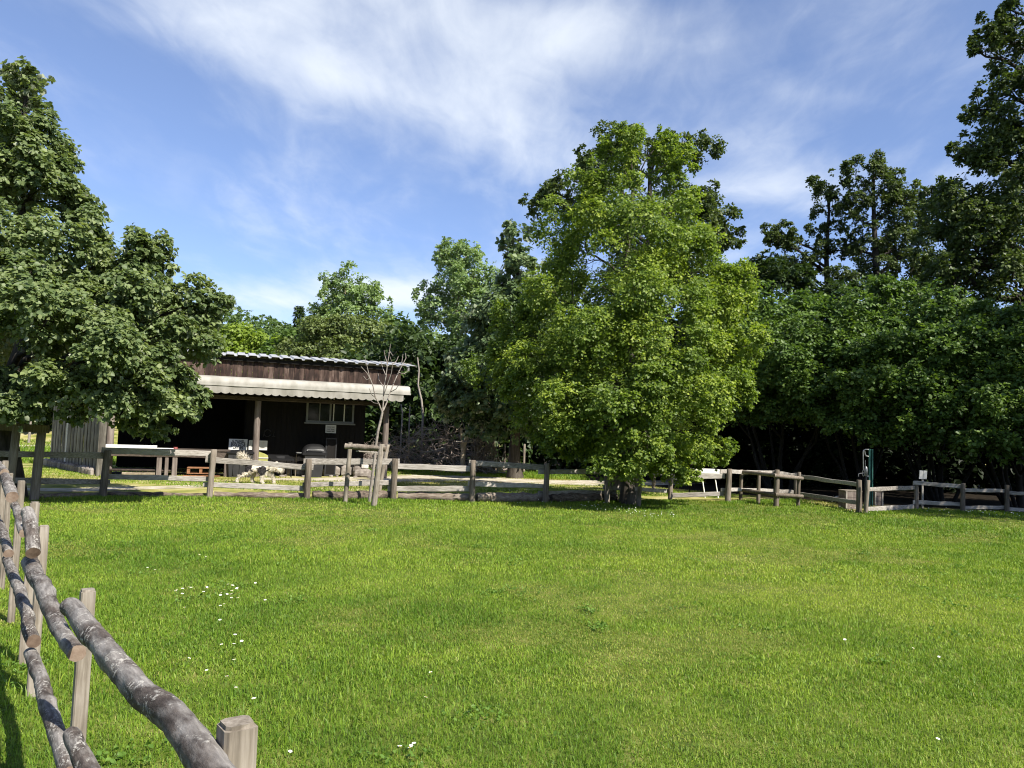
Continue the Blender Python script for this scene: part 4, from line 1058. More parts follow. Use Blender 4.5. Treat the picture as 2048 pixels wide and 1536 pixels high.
# barbecue
uq = px_uv(629, .25); bq = bt("barbecue", "black barbecue with a rounded lid on a square cabinet", "barbecue", uq, .25)
zl = px_z(629, 905, .25); zt = px_z(629, 888, .25)
mb = MB(); vs_ = []
for z, s_ in ((0, .8), (.02, .8), (zl - .08, 1.0)):
    for sx, sy in ((-1, -1), (1, -1), (1, 1), (-1, 1)): vs_.append(S(uq + sx * .31 * s_, .3 + sy * .27 * s_, z))
mb.add(vs_, [[3, 2, 1, 0]] + [[i * 4 + k, i * 4 + (k + 1) % 4, (i + 1) * 4 + (k + 1) % 4, (i + 1) * 4 + k] for i in range(2) for k in range(4)] + [[8, 9, 10, 11]])
mb.build("cabinet", M["grey_plastic"], bq)
mb = MB(); sbox(mb, uq - .40, uq + .40, 0, .62, zl - .08, zl + .0, 0, .02); mb.build("tray", M["black"], bq)
mb = MB(); V = []; n = 9
for i in range(n + 1):
    x = -1 + 2 * i / n; k_ = (1 - abs(x) ** 3.5)
    for j in range(7):
        t_ = math.pi * j / 6; V.append(S(uq + x * .38, .31 - .28 * math.cos(t_), zl + .003 + (zt - zl) * (.35 + .65 * k_) * math.sin(t_) ** .7))
mb.add(V, [[i * 7 + k, i * 7 + k + 1, (i + 1) * 7 + k + 1, (i + 1) * 7 + k] for i in range(n) for k in range(6)] + [list(range(7))[::-1], [n * 7 + k for k in range(7)]], 0, True)
mb.build("lid", M["black"], bq)
mb = MB(); mb.tube([S(uq - .25, -.03, zl + .06), S(uq - .25, -.02, zl + .09), S(uq + .25, -.02, zl + .09), S(uq + .25, -.03, zl + .06)], .013, 6); mb.build("handle", M["steel"], bq)
mb = MB(); sbox(mb, uq - .56, uq - .405, .12, .45, zl - .03, zl - .005); mb.build("side_shelf", M["steel"], bq)
# tall dark frame leaning at the wall
ua, ub_ = px_uv(651, .6), px_uv(673, .6); zt = px_z(660, 876, .6)
mb = MB()
sbox(mb, ua, ua + .035, .6, .64, .02, zt); sbox(mb, ub_ - .035, ub_, .6, .64, .02, zt); sbox(mb, ua + .037, ub_ - .037, .6, .64, zt - .04, zt); sbox(mb, ua + .037, ub_ - .037, .6, .64, .02, .08)
t = bt("narrow_frame", "narrow dark upright frame standing against the shed wall beside the barbecue", "frame", (ua + ub_) / 2, .6); mb.build("rim", M["grey_plastic"], t)
mb = MB(); sbox(mb, ua + .037, ub_ - .037, .615, .62, .082, zt - .042); mb.build("board", M["hut"], t)
# signs
def sign(name, label, x0, x1, y0, y1, v, mat, frame=None, text=None, cat="sign"):
    ua, ub_ = px_uv(x0, v), px_uv(x1, v); xm = (x0 + x1) / 2; za, zb = px_z(xm, y1, v), px_z(xm, y0, v)
    root = thing(name, S((ua + ub_) / 2, v, za), label, cat)
    mb = MB(); sbox(mb, ua, ub_, v, v + .02, za, zb); mb.build("board", mat, root)
    if frame:
        mb = MB(); e = .025
        sbox(mb, ua, ub_, v - .008, v - .002, za, za + e); sbox(mb, ua, ub_, v - .008, v - .002, zb - e, zb); sbox(mb, ua, ua + e, v - .008, v - .002, za + e + .002, zb - e - .002); sbox(mb, ub_ - e, ub_, v - .008, v - .002, za + e + .002, zb - e - .002)
        mb.build("border", frame, root)
    if text:
        cu = bpy.data.curves.new("lettering", 'FONT'); cu.body = text; cu.align_x = 'CENTER'; cu.align_y = 'CENTER'; cu.size = (zb - za) / (text.count("\n") + 1) * 1.02; cu.space_line = .8; cu.extrude = .001; cu.offset = .004
        to = bpy.data.objects.new("lettering", cu); COL.objects.link(to); dg = bpy.context.evaluated_depsgraph_get()
        me = bpy.data.meshes.new_from_object(to.evaluated_get(dg)); bpy.data.objects.remove(to)
        co_ = np.array([v_.co[:] for v_ in me.vertices]); wd = co_[:, 0].max() - co_[:, 0].min(); sc = min(1.0, (ub_ - ua) * .9 / wd)
        me.materials.clear(); me.materials.append(M["ink"])
        lo = link("lettering", me, root); mm = Matrix((uS, Z, -vS)).transposed().to_4x4(); mm.translation = S((ua + ub_) / 2, v - .004, (za + zb) / 2) - root.location
        lo.matrix_local = mm @ Matrix.Diagonal((sc, 1, 1, 1))
    return root
sign("lettered_sign", "white board with four lines of black hand lettering left of the middle shed post", 457, 494, 878, 900, .70, M["white_board"], None, "S. WARD\nROUTHITE\nEXHUN.DE\nLAYTIN")
for w_ in bpy.data.objects["lettered_sign"].children: pass
sign("blank_sign", "blank grey white board half hidden behind the middle shed post", 497, 534, 881, 900, .70, M["grey_board"], M["white_board"])
sign("small_notice", "small framed notice on the dark wall below the window", 649, 670, 850, 866, .90, M["grey_board"], M["white_board"], "---- ---\n--- ----\n---- ---")
# hooks / hose on wall
uh = px_uv(533, .9); zh = px_z(533, 866, .9)
mb = MB(); mb.tube([S(uh + .11 * math.cos(t_), .9, zh + .11 * math.sin(t_)) for t_ in [k / 14 * 2 * math.pi * .86 + .4 for k in range(15)]], .014, 6); mb.tube([S(uh - .12, .9, zh - .12), S(uh - .1, .9, zh + .02), S(uh - .03, .9, zh + .10)], .012, 6)
tag(mb.build("hose_coil", M["grey_plastic"], None, S(uh, .9, zh)), "small coil of grey hose hanging on the dark shed wall", "hose")
uh = px_uv(546, .9); mb = MB(); mb.tube([S(uh, .9, zh - .1), S(uh, .88, zh + .05)], .012, 6); mb.tube([S(uh - .05, .9, zh - .1), S(uh + .05, .9, zh - .1)], .014, 6)
tag(mb.build("wall_hook", M["grey_plastic"], None, S(uh, .9, zh)), "small grey hook on the dark shed wall beside the hose coil", "hook")

# ------------------------------------------------------------------ dog
gd = G(515, 967); DG = gd.copy(); SC = .000785 * gd.y / 20.8
def DQ(zx, zy, y=0.0): return Vector(((zx - 900) * SC, y, (1312 - zy) * SC))
dog = thing("dog", DG, "shaggy white dog with black patches walking with its tail up", "dog")
dog.rotation_euler = (0, 0, R(6))
nodes = [(600, 790, 0, .115), (860, 800, 0, .125), (1110, 830, 0, .15), (1310, 740, 0, .115), (1480, 730, 0, .085), (1580, 775, 0, .065), (1660, 825, 0, .04), (1712, 842, 0, .03),
         (560, 670, .0, .05), (520, 580, 0, .05), (450, 480, 0, .06), (370, 410, 0, .05), (320, 380, 0, .025),
         (610, 860, -.07, .095), (525, 985, -.08, .06), (290, 1085, -.08, .032), (235, 1230, -.08, .03), (275, 1290, -.08, .026),
         (700, 880, .07, .085), (770, 1010, .08, .055), (680, 1130, .08, .032), (725, 1250, .08, .028), (775, 1292, .08, .024),
         (1090, 930, -.085, .075), (1060, 1050, -.09, .05), (1062, 1180, -.09, .036), (1090, 1275, -.09, .032), (1135, 1297, -.09, .026),
         (1270, 930, .085, .075), (1395, 1050, .09, .045), (1415, 1175, .09, .032), (1425, 1275, .09, .03), (1455, 1293, .09, .025)]
edges = [(0, 1), (1, 2), (2, 3), (3, 4), (4, 5), (5, 6), (6, 7), (0, 8), (8, 9), (9, 10), (10, 11), (11, 12), (0, 13), (13, 14), (14, 15), (15, 16), (16, 17), (0, 18), (18, 19), (19, 20), (20, 21), (21, 22),
         (2, 23), (23, 24), (24, 25), (25, 26), (26, 27), (2, 28), (28, 29), (29, 30), (30, 31), (31, 32)]
def dog_mat():
    mt, nt, out = newmat("dog_coat"); L = nt.links.new
    tc = N(nt, "ShaderNodeTexCoord"); nz = N(nt, "ShaderNodeTexNoise"); nz.inputs["Scale"].default_value = 14; nz.inputs["Detail"].default_value = 5; L(tc.outputs["Object"], nz.inputs["Vector"])
    mxv = N(nt, "ShaderNodeVectorMath", operation='MULTIPLY_ADD'); mxv.inputs[1].default_value = (.22, .22, .22); L(nz.outputs["Color"], mxv.inputs[0]); L(tc.outputs["Object"], mxv.inputs[2])
    acc = None
    for (zx, zy, y, r) in ((1050, 870, -.16, .135), (540, 780, -.10, .14), (450, 830, -.05, .09), (1265, 840, -.13, .05), (740, 850, -.15, .05), (850, 1010, -.1, .09), (360, 1000, -.09, .05)):
        p = DQ(zx, zy, y) + Vector((.11, .11, .11)); d = N(nt, "ShaderNodeVectorMath", operation='DISTANCE'); L(mxv.outputs[0], d.inputs[0]); d.inputs[1].default_value = p
        s = N(nt, "ShaderNodeMath", operation='LESS_THAN'); L(d.outputs["Value"], s.inputs[0]); s.inputs[1].default_value = r
        if acc is None: acc = s.outputs[0]
        else:
            mxx = N(nt, "ShaderNodeMath", operation='MAXIMUM'); L(acc, mxx.inputs[0]); L(s.outputs[0], mxx.inputs[1]); acc = mxx.outputs[0]
    wh = ramp(nt, [(.3, (.45, .39, .29)), (.7, (.7, .655, .56))]); L(nz.outputs["Fac"], wh.inputs["Fac"])
    bk = ramp(nt, [(.3, (.012, .011, .012)), (.75, (.05, .045, .045))]); L(nz.outputs["Fac"], bk.inputs["Fac"])
    mx = N(nt, "ShaderNodeMix", data_type='RGBA'); L(acc, mx.inputs[0]); L(wh.outputs["Color"], mx.inputs[6]); L(bk.outputs["Color"], mx.inputs[7])
    bs = N(nt, "ShaderNodeBsdfPrincipled"); bs.inputs["Roughness"].default_value = .8; bs.inputs["Specular IOR Level"].default_value = .15; L(mx.outputs[2], bs.inputs["Base Color"]); L(bs.outputs[0], out.inputs["Surface"])
    return mt
dm = dog_mat()
me = bpy.data.meshes.new("skeleton"); me.from_pydata([DQ(a, b, y) for a, b, y, r in nodes], edges, [])
ob = bpy.data.objects.new("skeleton", me); COL.objects.link(ob)
sk = ob.modifiers.new("skin", 'SKIN'); sk.use_smooth_shade = True; sk.branch_smoothing = .6
if not me.skin_vertices: me.skin_vertices.new()
for i, (a, b, y, r) in enumerate(nodes):
    sv = me.skin_vertices[0].data[i]; sv.radius = (r * gd.y / 20.8, r * gd.y / 20.8); sv.use_root = (i == 0)
ss = ob.modifiers.new("sub", 'SUBSURF'); ss.levels = 2; ss.render_levels = 2
dg = bpy.context.evaluated_depsgraph_get()
bme = bpy.data.meshes.new_from_object(ob.evaluated_get(dg)); bpy.data.objects.remove(ob)
bme.materials.clear(); bme.materials.append(dm)
bodyo = link("body", bme, dog)
# coat strands
nv = len(bme.vertices); co_ = np.zeros(nv * 3, np.float32); bme.vertices.foreach_get("co", co_); co_ = co_.reshape(-1, 3)
no_ = np.array([v_.normal[:] for v_ in bme.vertices])
def strands(n):
    idx = rng.integers(0, nv, n); p = co_[idx] + rng.normal(0, .008, (n, 3)); nn = no_[idx]
    tail = (p[:, 0] < DQ(600, 0).x) & (p[:, 2] > DQ(0, 720).z); leg = p[:, 2] < .22
    flow = np.where(tail[:, None], np.array([[-.55, 0, .1]]), np.array([[-.5, 0, -.7]]))
    ln = np.where(tail, .13, np.where(leg, .025, .055)) * rng.uniform(.6, 1.3, n)
    d = unit(nn * .55 + flow * .8 + rng.normal(0, .25, (n, 3))); s = unit(np.cross(d, nn + 1e-3)) * .006
    V = np.stack([p - s, p + s, p + d * ln[:, None] - np.array([0, 0, .012]) * (~tail)[:, None]], 1).reshape(-1, 3)
    V[:, 2] = np.maximum(V[:, 2], .004)
    return V
V = strands(9000); me = np_mesh("coat", V, [np.arange(len(V)).reshape(-1, 3)], [dm]); link("coat", me, bodyo)
for sy in (-1, 1):
    mb = MB(); e = DQ(1500, 640, sy * .05); mb.tube([e, e + Vector((-.01, sy * .03, .045)), e + Vector((.0, sy * .055, .03)), e + Vector((.02, sy * .065, -.01))], [.03, .032, .024, .008], 8)
    eo = mb.build("ear", dm, None, (0, 0, 0)); eo.parent = dog
    mb = MB(); e = DQ(1590, 725, sy * .035); mb.tube([e, e + Vector((.008, sy * .012, .002))], [.011, .006], 8); eo = mb.build("eye", M["black"], None, (0, 0, 0)); eo.parent = dog
mb = MB(); e = DQ(1722, 832); mb.tube([e - Vector((.005, 0, 0)), e + Vector((.012, 0, 0)), e + Vector((.022, 0, -.004))], [.02, .02, .008], 8); eo = mb.build("nose", M["black"], None, (0, 0, 0)); eo.parent = dog

# ------------------------------------------------------------------ things by the right fence
# white table on splayed legs
Dt = 22.3; tp_ = [AT(1384, 944, Dt), AT(1441, 944, Dt)]; zt = AT(1410, 945, Dt).z
tb = thing("white_table", (AT(1412, 990, Dt).x, Dt, 0), "small table with a white rounded top on four thin splayed legs behind the rails", "table")
mb = MB(); xa, xb = AT(1378, 940, Dt).x, AT(1443, 940, Dt).x; V = []
def oval(z, s_): return [Vector(((xa + xb) / 2 + math.copysign(abs(math.cos(t)) ** .45, math.cos(t)) * (xb - xa) / 2 * s_, Dt + math.copysign(abs(math.sin(t)) ** .6, math.sin(t)) * .38 * s_, z)) for t in [k / 20 * 2 * math.pi for k in range(20)]]
V = oval(zt - .03, .97) + oval(zt, 1) + oval(zt + .08, 1) + oval(zt + .1, .93); mb.add(V, [[i * 20 + k, i * 20 + (k + 1) % 20, (i + 1) * 20 + (k + 1) % 20, (i + 1) * 20 + k] for i in range(3) for k in range(20)] + [list(range(19, -1, -1)), [60 + k for k in range(20)]])
mb.build("top", M["white_enamel"], tb)
mb = MB(); mb.box(((xa + xb) / 2, Dt, zt - .1), (Vector((1, 0, 0)), Vector((0, 1, 0)), Z), (xb - xa) / 2 * .8, .26, .06, 0, .01); mb.build("apron", M["bench_wood"], tb)
for (u, v, du, dv, mt_) in ((-.15, -.2, .08, -.12, "white_enamel"), (.22, -.2, .08, -.12, "white_enamel"), (-.3, .2, -.1, .1, "black"), (.1, .2, -.12, .1, "black")):
    xm = (xa + xb) / 2; mb = MB(); mb.tube([Vector((xm + u, Dt + v, zt - .06)), Vector((xm + u + du, Dt + v + dv, 0))], .017, 8); mb.build("leg", M[mt_], tb)
Dw = 23.5; mb = MB(); p0 = AT(1300, 946, Dw); p1 = AT(1350, 943, Dw); mb.plank(p0, p1, .06, .4, 6, .004)
tb2 = thing("pale_bench", ((p0.x + p1.x) / 2, Dw, 0), "pale plank bench half hidden behind the big lime tree", "bench"); mb.build("seat", M["white_board"], tb2)
for q in (.15, .85):
    mb = MB(); p = p0.lerp(p1, q); mb.box((p.x, p.y, p.z / 2 - .015), (Vector((1, 0, 0)), Vector((0, 1, 0)), Z), .03, .15, p.z / 2 - .018, 0, .006); mb.build("leg", M["post"], tb2)
# green steel post with pump
Dp = 21.0; gp = AT(1741, 1005, Dp); pump = thing("hand_pump", (gp.x, Dp, 0), "green steel post with a grey crank pump and bent pipes", "pump")
ztop = AT(1740, 898, Dp).z; s_ = Dp / F
mb = MB()
X3 = (Vector((1, 0, 0)), Vector((0, 1, 0)), Z)
for dx, w in ((-.038, .012), (.0, .02), (.042, .011)): mb.box((gp.x + dx, Dp + (.0 if w < .02 else .03), ztop / 2), X3, w, .03 if w < .02 else .008, ztop / 2 + .0, 0)
mb.build("post", M["green_paint"], pump)
def PP(px, py, dy=-.08): 
    q = AT(px, py, Dp + dy); return q
mb = MB(); mb.tube([PP(1737, 899), PP(1731, 899), PP(1727, 901), PP(1726, 905), PP(1727, 940)], .016, 8); mb.tube([PP(1737, 913), PP(1732, 912), PP(1730, 908), PP(1729, 902)], .018, 8); mb.build("pipe", M["steel"], pump)
mb = MB(); mb.tube([PP(1732, 933), PP(1732, 936), PP(1732, 937), PP(1732, 949), PP(1732, 950), PP(1732, 952)], [.02, .04, .045, .045, .035, .035], 12); mb.tube([PP(1731, 920), PP(1731, 934)], .006, 6); mb.build("pump_body", M["steel"], pump)
mb = MB(); mb.tube([PP(1732, 951), PP(1731, 970), PP(1730, 1000)], .032, 10); mb.build("riser", M["grey_plastic"], pump)
cw = PP(1727, 946, -.14); mb = MB(); mb.tube([cw + Vector((math.cos(t) * .03, -.01 * math.sin(t), math.sin(t) * .085)) for t in [k / 16 * 2 * math.pi for k in range(17)]], .011, 6); mb.tube([cw, PP(1720, 947, -.14), PP(1717, 948, -.14), PP(1717, 953, -.14)], .012, 6); mb.tube([cw, PP(1732, 945)], .012, 6); mb.build("crank", M["steel"], pump)
mb = MB(); mb.box(PP(1735, 952, -.05), X3, .03, .03, .02); mb.box(PP(1736, 899, -.04), X3, .02, .02, .015); mb.build("bracket", M["steel"], pump)
# boxes
def crate(name, label, px0, px1, pt, pb, D, d=.4):
    a = AT(px0, pb, D); b = AT(px1, pb, D); zt = AT((px0 + px1) / 2, pt, D).z; w = (b.x - a.x) / 2; cx_ = (a.x + b.x) / 2
    t = thing(name, (cx_, D, 0), label, "box"); zb = 0.0; h = zt
    mb = MB()
    for i in range(3):
        hh = h / 3; mb.box((cx_, D - d / 2, hh * (i + .5)), X3, w, .012, hh / 2 - .003); mb.box((cx_, D + d / 2, hh * (i + .5)), X3, w, .012, hh / 2 - .003)
        for sx in (-1, 1): mb.box((cx_ + sx * (w - .012), D, hh * (i + .5)), X3, .012, d / 2 - .015, hh / 2 - .003)
    mb.build("side_boards", M["box"], t)
    mb = MB(); mb.box((cx_, D, h + .012), X3, w + .01, d / 2 + .02, .012, 0, .004); mb.build("lid", M["post"], t)
    mb = MB()
    for sx in (-1, 1): mb.box((cx_ + sx * (w - .02), D - d / 2 - .02, h / 2), X3, .018, .008, h / 2)
    mb.build("corner_strip", M["rail"], t); return t
crate("wooden_box", "wide purple brown wooden box behind the slanting rails", 1684, 1716, 982, 1008, 19.9)
crate("wooden_box", "tall narrow purple brown wooden box behind the green pump post", 1743, 1760, 983, 1012, 21.4, .34)
# hose loop
mb = MB(); ph = [AT(1664, 1000, 20.1), AT(1667, 996, 20.1), AT(1673, 993, 20.1), AT(1680, 992, 20.1), AT(1686, 996, 20.1)]; mb.tube(ph, .014, 6)
ph2 = [p + Vector((.02, .06, -.05)) for p in ph]; mb.tube(ph2, .014, 6)
tag(mb.build("garden_hose", M["hose"], None, G(1675, 1005)), "pale hose looped on the ground left of the wide wooden box", "hose")
# low stone heap under the rails
for i in range(16):
    px = random.uniform(1658, 1712); p = G(px, 1004 + (px - 1658) * .14 + random.uniform(-3, 3)); r_ = random.uniform(.05, .1)
    tag(rock("edging_stone", (p.x, p.y + .2, r_ * .6), r_, r_ * .8, r_ * .7, random.uniform(0, 3), M["bark_grey"]), "dark lump in the low heap of stones under the slanting rails", "stone", "stones under the slanting rails")
# white sign on a stick
Ds = ypx(1846, PR, PRw) + .2; t = thing("stick_sign", (AT(1847, 990, Ds).x, Ds, 0), "blank white sign of two boards on a stick behind the shaded fence", "sign")
z0_, z1_ = AT(1846, 958, Ds).z, AT(1846, 941, Ds).z
for k, (a, b) in enumerate(((1838.5, 1845.8), (1846.6, 1853.5))):
    xa, xb = AT(a, 950, Ds).x, AT(b, 950, Ds).x; mb = MB(); mb.box(((xa + xb) / 2, Ds, (z0_ + z1_) / 2), (Vector((math.cos(R(4)), 0, -math.sin(R(4)))), Vector((0, 1, 0)), Vector((math.sin(R(4)), 0, math.cos(R(4))))), (xb - xa) / 2, .01, (z1_ - z0_) / 2); mb.build("board", M["grey_board"], t)
mb = MB(); mb.box((AT(1846.3, 960, Ds).x, Ds + .03, z1_ / 2 - .05), X3, .02, .018, z1_ / 2 - .05); mb.build("stick", M["rail"], t)

# ------------------------------------------------------------------ staked bare sapling
sg = G(748, 1011); Dq = sg.y
guard = thing("tree_guard", sg, "three thin stakes with a bark covered crossbar round the bare sapling", "tree guard")
def stake(root, b, t_, w, dy=0, mat="stake"):
    p = G(*b); p = Vector((p.x * (p.y + dy) / p.y, p.y + dy, 0)); q = AT(t_[0], t_[1], p.y); mb = MB(); pts = [p - Z * .1, p.lerp(q, .5), q - Z * .01, q]; r = w * p.y / F / 2
    mb.tube(pts, [r * 1.05, r, r * .97, r * .85], 10, wob=.14); return mb.build("stake", M[mat], root)
stake(guard, (690, 1005), (701, 885), 8.5); stake(guard, (747, 1012), (764, 888), 11.5); stake(guard, (756, 990), (776, 889), 8)
mb = MB(); p0 = AT(690, 892, Dq - .1); p1 = AT(772, 898, Dq - .1); pts = [p0.lerp(p1, k / 10) for k in range(11)]; mb.tube(pts, .055, 12, wob=.45, capmi=1); mb.build("crossbar", [M["post"], M["log_end"]], guard)
mb = MB(); mb.plank(AT(712, 902, Dq), AT(768, 906, Dq + .3), .03, .02, 5, .003); mb.build("brace", M["rail"], guard)
Ds_ = G(740, 1006).y + .25
sap = thing("bare_sapling", (AT(740, 1006, Ds_).x, Ds_, 0), "leafless pale sapling tied to stakes in front of the shed", "sapling")
def bp(mb, pts, w0, w1, dy=0):
    P = []
    for i, (a, b) in enumerate(pts): P.append(AT(a, b, Ds_ + dy * i / max(1, len(pts) - 1)))
    n = len(P); mb.tube(P, [(w0 + (w1 - w0) * i / (n - 1)) * .82 * Ds_ / F / 2 for i in range(n)], 7, wob=.1)
mb = MB()
bp(mb, [(738, 1010), (742, 975), (748, 930), (752, 890), (756, 862), (761, 842), (765, 824)], 8, 6)
mb.build("trunk", M["bark_pale"], sap)
mb = MB(); k = 1
for pts, dy in (([(765, 824), (767, 800), (768, 775), (772, 752), (775, 728), (779, 702), (781, 688)], .1), ([(765, 826), (758, 808), (751, 795), (746, 772), (740, 757), (733, 745), (722, 733)], -.3), ([(766, 822), (774, 804), (781, 784), (788, 765), (797, 745), (806, 728), (824, 726)], .4),
                ([(768, 790), (776, 765), (783, 745), (785, 728), (777, 705)], -.2), ([(791, 758), (800, 738), (804, 722), (806, 708)], .3), ([(746, 772), (738, 750), (731, 718)], .1), ([(772, 752), (765, 735), (762, 722)], .2), ([(779, 702), (786, 712), (793, 704)], -.2), ([(797, 745), (808, 748), (816, 742)], .2), ([(751, 795), (744, 790), (738, 776)], -.2), ([(775, 728), (770, 712), (768, 700)], 0), ([(806, 728), (812, 716), (811, 706)], .1), ([(740, 757), (733, 760), (727, 752)], 0), ([(768, 775), (758, 760), (756, 746)], .3), ([(781, 784), (792, 778), (800, 766)], -.2), ([(758, 808), (748, 806), (740, 800)], .2), ([(785, 728), (793, 722), (797, 712)], .1)):
    L_ = len(pts); bp(mb, pts, 4.2 if L_ > 5 else 2.4, 1.1, dy)
mb.build("branches", M["bark_pale"], sap)

# ------------------------------------------------------------------ trees
# young silver lime on the left with its guard
D1 = 15.4; b1 = G(22, 1000); b1 = Vector((AT(24, 985, D1).x, D1, 0))
lob = [LB(112, 320, 36, 50, D1), LB(140, 405, 46, 52, D1), LB(190, 590, 50, 50, D1, -.9), LB(55, 165, 36, 44, D1), LB(30, 250, 50, 70, D1, -.6), LB(60, 330, 70, 60, D1, -.7), LB(290, 500, 46, 62, D1, -.4), LB(35, 205, 62, 75, D1), LB(50, 300, 80, 90, D1), LB(65, 400, 105, 100, D1), LB(-60, 330, 110, 130, D1), LB(20, 520, 160, 110, D1, -.4), LB(140, 500, 85, 90, D1, -.6), LB(285, 510, 48, 70, D1, -.3), LB(255, 600, 100, 90, D1, -.6),
       LB(395, 610, 48, 55, D1, -.2), LB(360, 680, 75, 75, D1, -.5), LB(330, 770, 80, 70, D1, -.3), LB(90, 650, 150, 110, D1, -1.4), LB(230, 720, 130, 100, D1, -1.3), LB(120, 770, 140, 80, D1, -1.2), LB(270, 810, 90, 60, D1, -.9), LB(-70, 560, 150, 150, D1, -.3), LB(-60, 740, 150, 100, D1, -1.0),
       LB(20, 790, 110, 50, D1, -1.3), LB(285, 850, 50, 38, D1, -.6), LB(100, 600, 180, 140, D1, 1.2), LB(250, 700, 130, 110, D1, 1.4), LB(-60, 660, 160, 150, D1, 1.5)]
tree("silver_lime_tree", b1, AT(50, 190, D1), .20, lob, 165000, M["lf_silver"], M["bark_grey"], "young silver leaved lime tree with stakes, at the left edge of the lawn", None, per=13, length=.42, L=.086, W=.074, k=11, rel=.38, out=.74, up=.5, hang=.5, droop=.15, spread=.4, rise=.4, outw=.8, cull=.3)
g1 = thing("tree_guard", b1 + Vector((.1, -.3, 0)), "dark stakes and crossbars in the shade round the silver leaved lime trunk", "tree guard")
stake(g1, (68, 1001), (84, 856), 17, 0, "post"); stake(g1, (15, 1004), (34, 852), 16, 0, "post"); stake(g1, (-30, 985), (-16, 850), 15, 0, "post")  # darker wood carries the crown's shade in its colour
for (a, b) in (((-60, 851), (98, 858)), ((-60, 848), (40, 851))):
    p0 = AT(a[0], a[1], D1 - .55 if b[0] > 50 else D1 + .4); p1 = AT(b[0], b[1], D1 - .55 if b[0] > 50 else D1 + .4); mb = MB(); mb.plank(p0, p1, .15, .05, 8, .008); mb.build("crossbar", M["post"], g1)

# big lime tree in the middle
D2 = 19.2; b2 = Vector((AT(1256, 1000, D2).x, D2, 0))
lob = [LB(1262, 335, 80, 80, D2), LB(1335, 330, 50, 60, D2), LB(1262, 275, 28, 34, D2), LB(1215, 290, 24, 30, D2), LB(1320, 285, 26, 34, D2), LB(1195, 365, 50, 60, D2), LB(1240, 430, 130, 90, D2, -.4), LB(1350, 420, 75, 90, D2, -.2), LB(1160, 500, 90, 80, D2), LB(1290, 540, 150, 110, D2, -1.2), LB(1410, 540, 75, 100, D2), LB(1465, 560, 38, 70, D2), LB(1120, 600, 100, 80, D2, -.5),
       LB(1030, 660, 65, 75, D2), LB(1010, 720, 75, 80, D2, -.2), LB(1150, 690, 130, 110, D2, -1.4), LB(1290, 680, 130, 110, D2, -2.0), LB(1410, 680, 95, 100, D2, -.9), LB(1470, 690, 48, 60, D2, -.2), LB(1490, 700, 30, 28, D2), LB(1090, 790, 85, 75, D2, -.9), LB(1200, 800, 120, 80, D2, -2.0), LB(1330, 790, 110, 90, D2, -2.0), LB(1430, 780, 65, 80, D2, -.5),
       LB(1150, 860, 80, 45, D2, -1.2), LB(1240, 885, 110, 55, D2, -1.9), LB(1350, 890, 90, 55, D2, -1.4), LB(1420, 890, 45, 45, D2, -.4), LB(1130, 885, 60, 26, D2, -.8), LB(1190, 915, 45, 24, D2, -.9), LB(1350, 935, 60, 26, D2, -1.2), LB(1195, 900, 60, 32, D2, -1.0), LB(1255, 932, 55, 26, D2, -1.5), LB(1105, 860, 50, 34, D2, -.6), LB(1180, 760, 80, 70, D2, -1.6), LB(1310, 930, 55, 30, D2, -1.2), LB(1390, 925, 40, 28, D2, -.6), LB(1240, 600, 160, 150, D2, 1.6), LB(1240, 760, 190, 130, D2, 1.8), LB(1100, 700, 90, 100, D2, 1.3), LB(1400, 700, 90, 120, D2, 1.2)]
tree("lime_tree", b2, AT(1262, 330, D2), .15, lob, 260000, M["lf_lime"], M["bark_grey"], "large bright yellow green lime tree standing at the fence, tallest on the lawn", None, per=16, length=.42, L=.064, W=.05, k=9, rel=.35, out=.86, up=.55, hang=.3, droop=.25, spread=.4, rise=.2, outw=.8, cull=.3, twigs=7)
g2 = thing("tree_guard", b2 + Vector((0, -.4, 0)), "grey stakes and a board round the foot of the big lime tree", "tree guard")
stake(g2, (1214, 1006), (1220, 905), 9); stake(g2, (1277, 1012), (1283, 912), 9); stake(g2, (1270, 1004), (1274, 905), 9, .3)
p0 = AT(1224, 938, D2 + .35); p1 = AT(1246, 938, D2 + .35); mb = MB(); mb.plank(AT(1216, 955, D2 + .4), AT(1280, 957, D2 + .4), .42, .03, 6, .005); mb.build("board", M["shed_post"], g2)

# dark silver lime behind it
D3 = 28.5; b3 = Vector((AT(1030, 952, D3).x, D3, 0))
lob = [LB(1035, 480, 35, 45, D3), LB(1030, 550, 60, 55, D3), LB(1010, 630, 75, 70, D3), LB(1060, 620, 70, 80, D3), LB(960, 720, 70, 70, D3, -.6), LB(900, 790, 40, 38, D3), LB(950, 800, 80, 60, D3, -.8), LB(1030, 760, 110, 90, D3, -1.2), LB(1080, 820, 100, 60, D3, -.8), LB(915, 825, 42, 32, D3, -.4), LB(1000, 840, 90, 35, D3, -.6), LB(1040, 700, 110, 110, D3, 1.5), LB(1110, 700, 80, 100, D3, .5)]
tree("dark_silver_lime_tree", b3, AT(1036, 480, D3), .22, lob, 42000, M["lf_silver2"], M["bark_grey"], "dark silver leaved lime tree half hidden behind the bright lime tree", None, per=12, length=.5, L=.16, W=.135, k=10, rel=.4, up=.5, hang=.5, droop=.15, spread=.4, rise=.4, outw=.8, cull=.5)
g3 = thing("tree_guard", b3, "dark stakes round the trunk of the dark silver leaved lime tree", "tree guard")
for px, w in ((1008, 5), (1018, 5), (1047, 5)): stake(g3, (px, 948), (px + 2, 888), w, 0, "post")

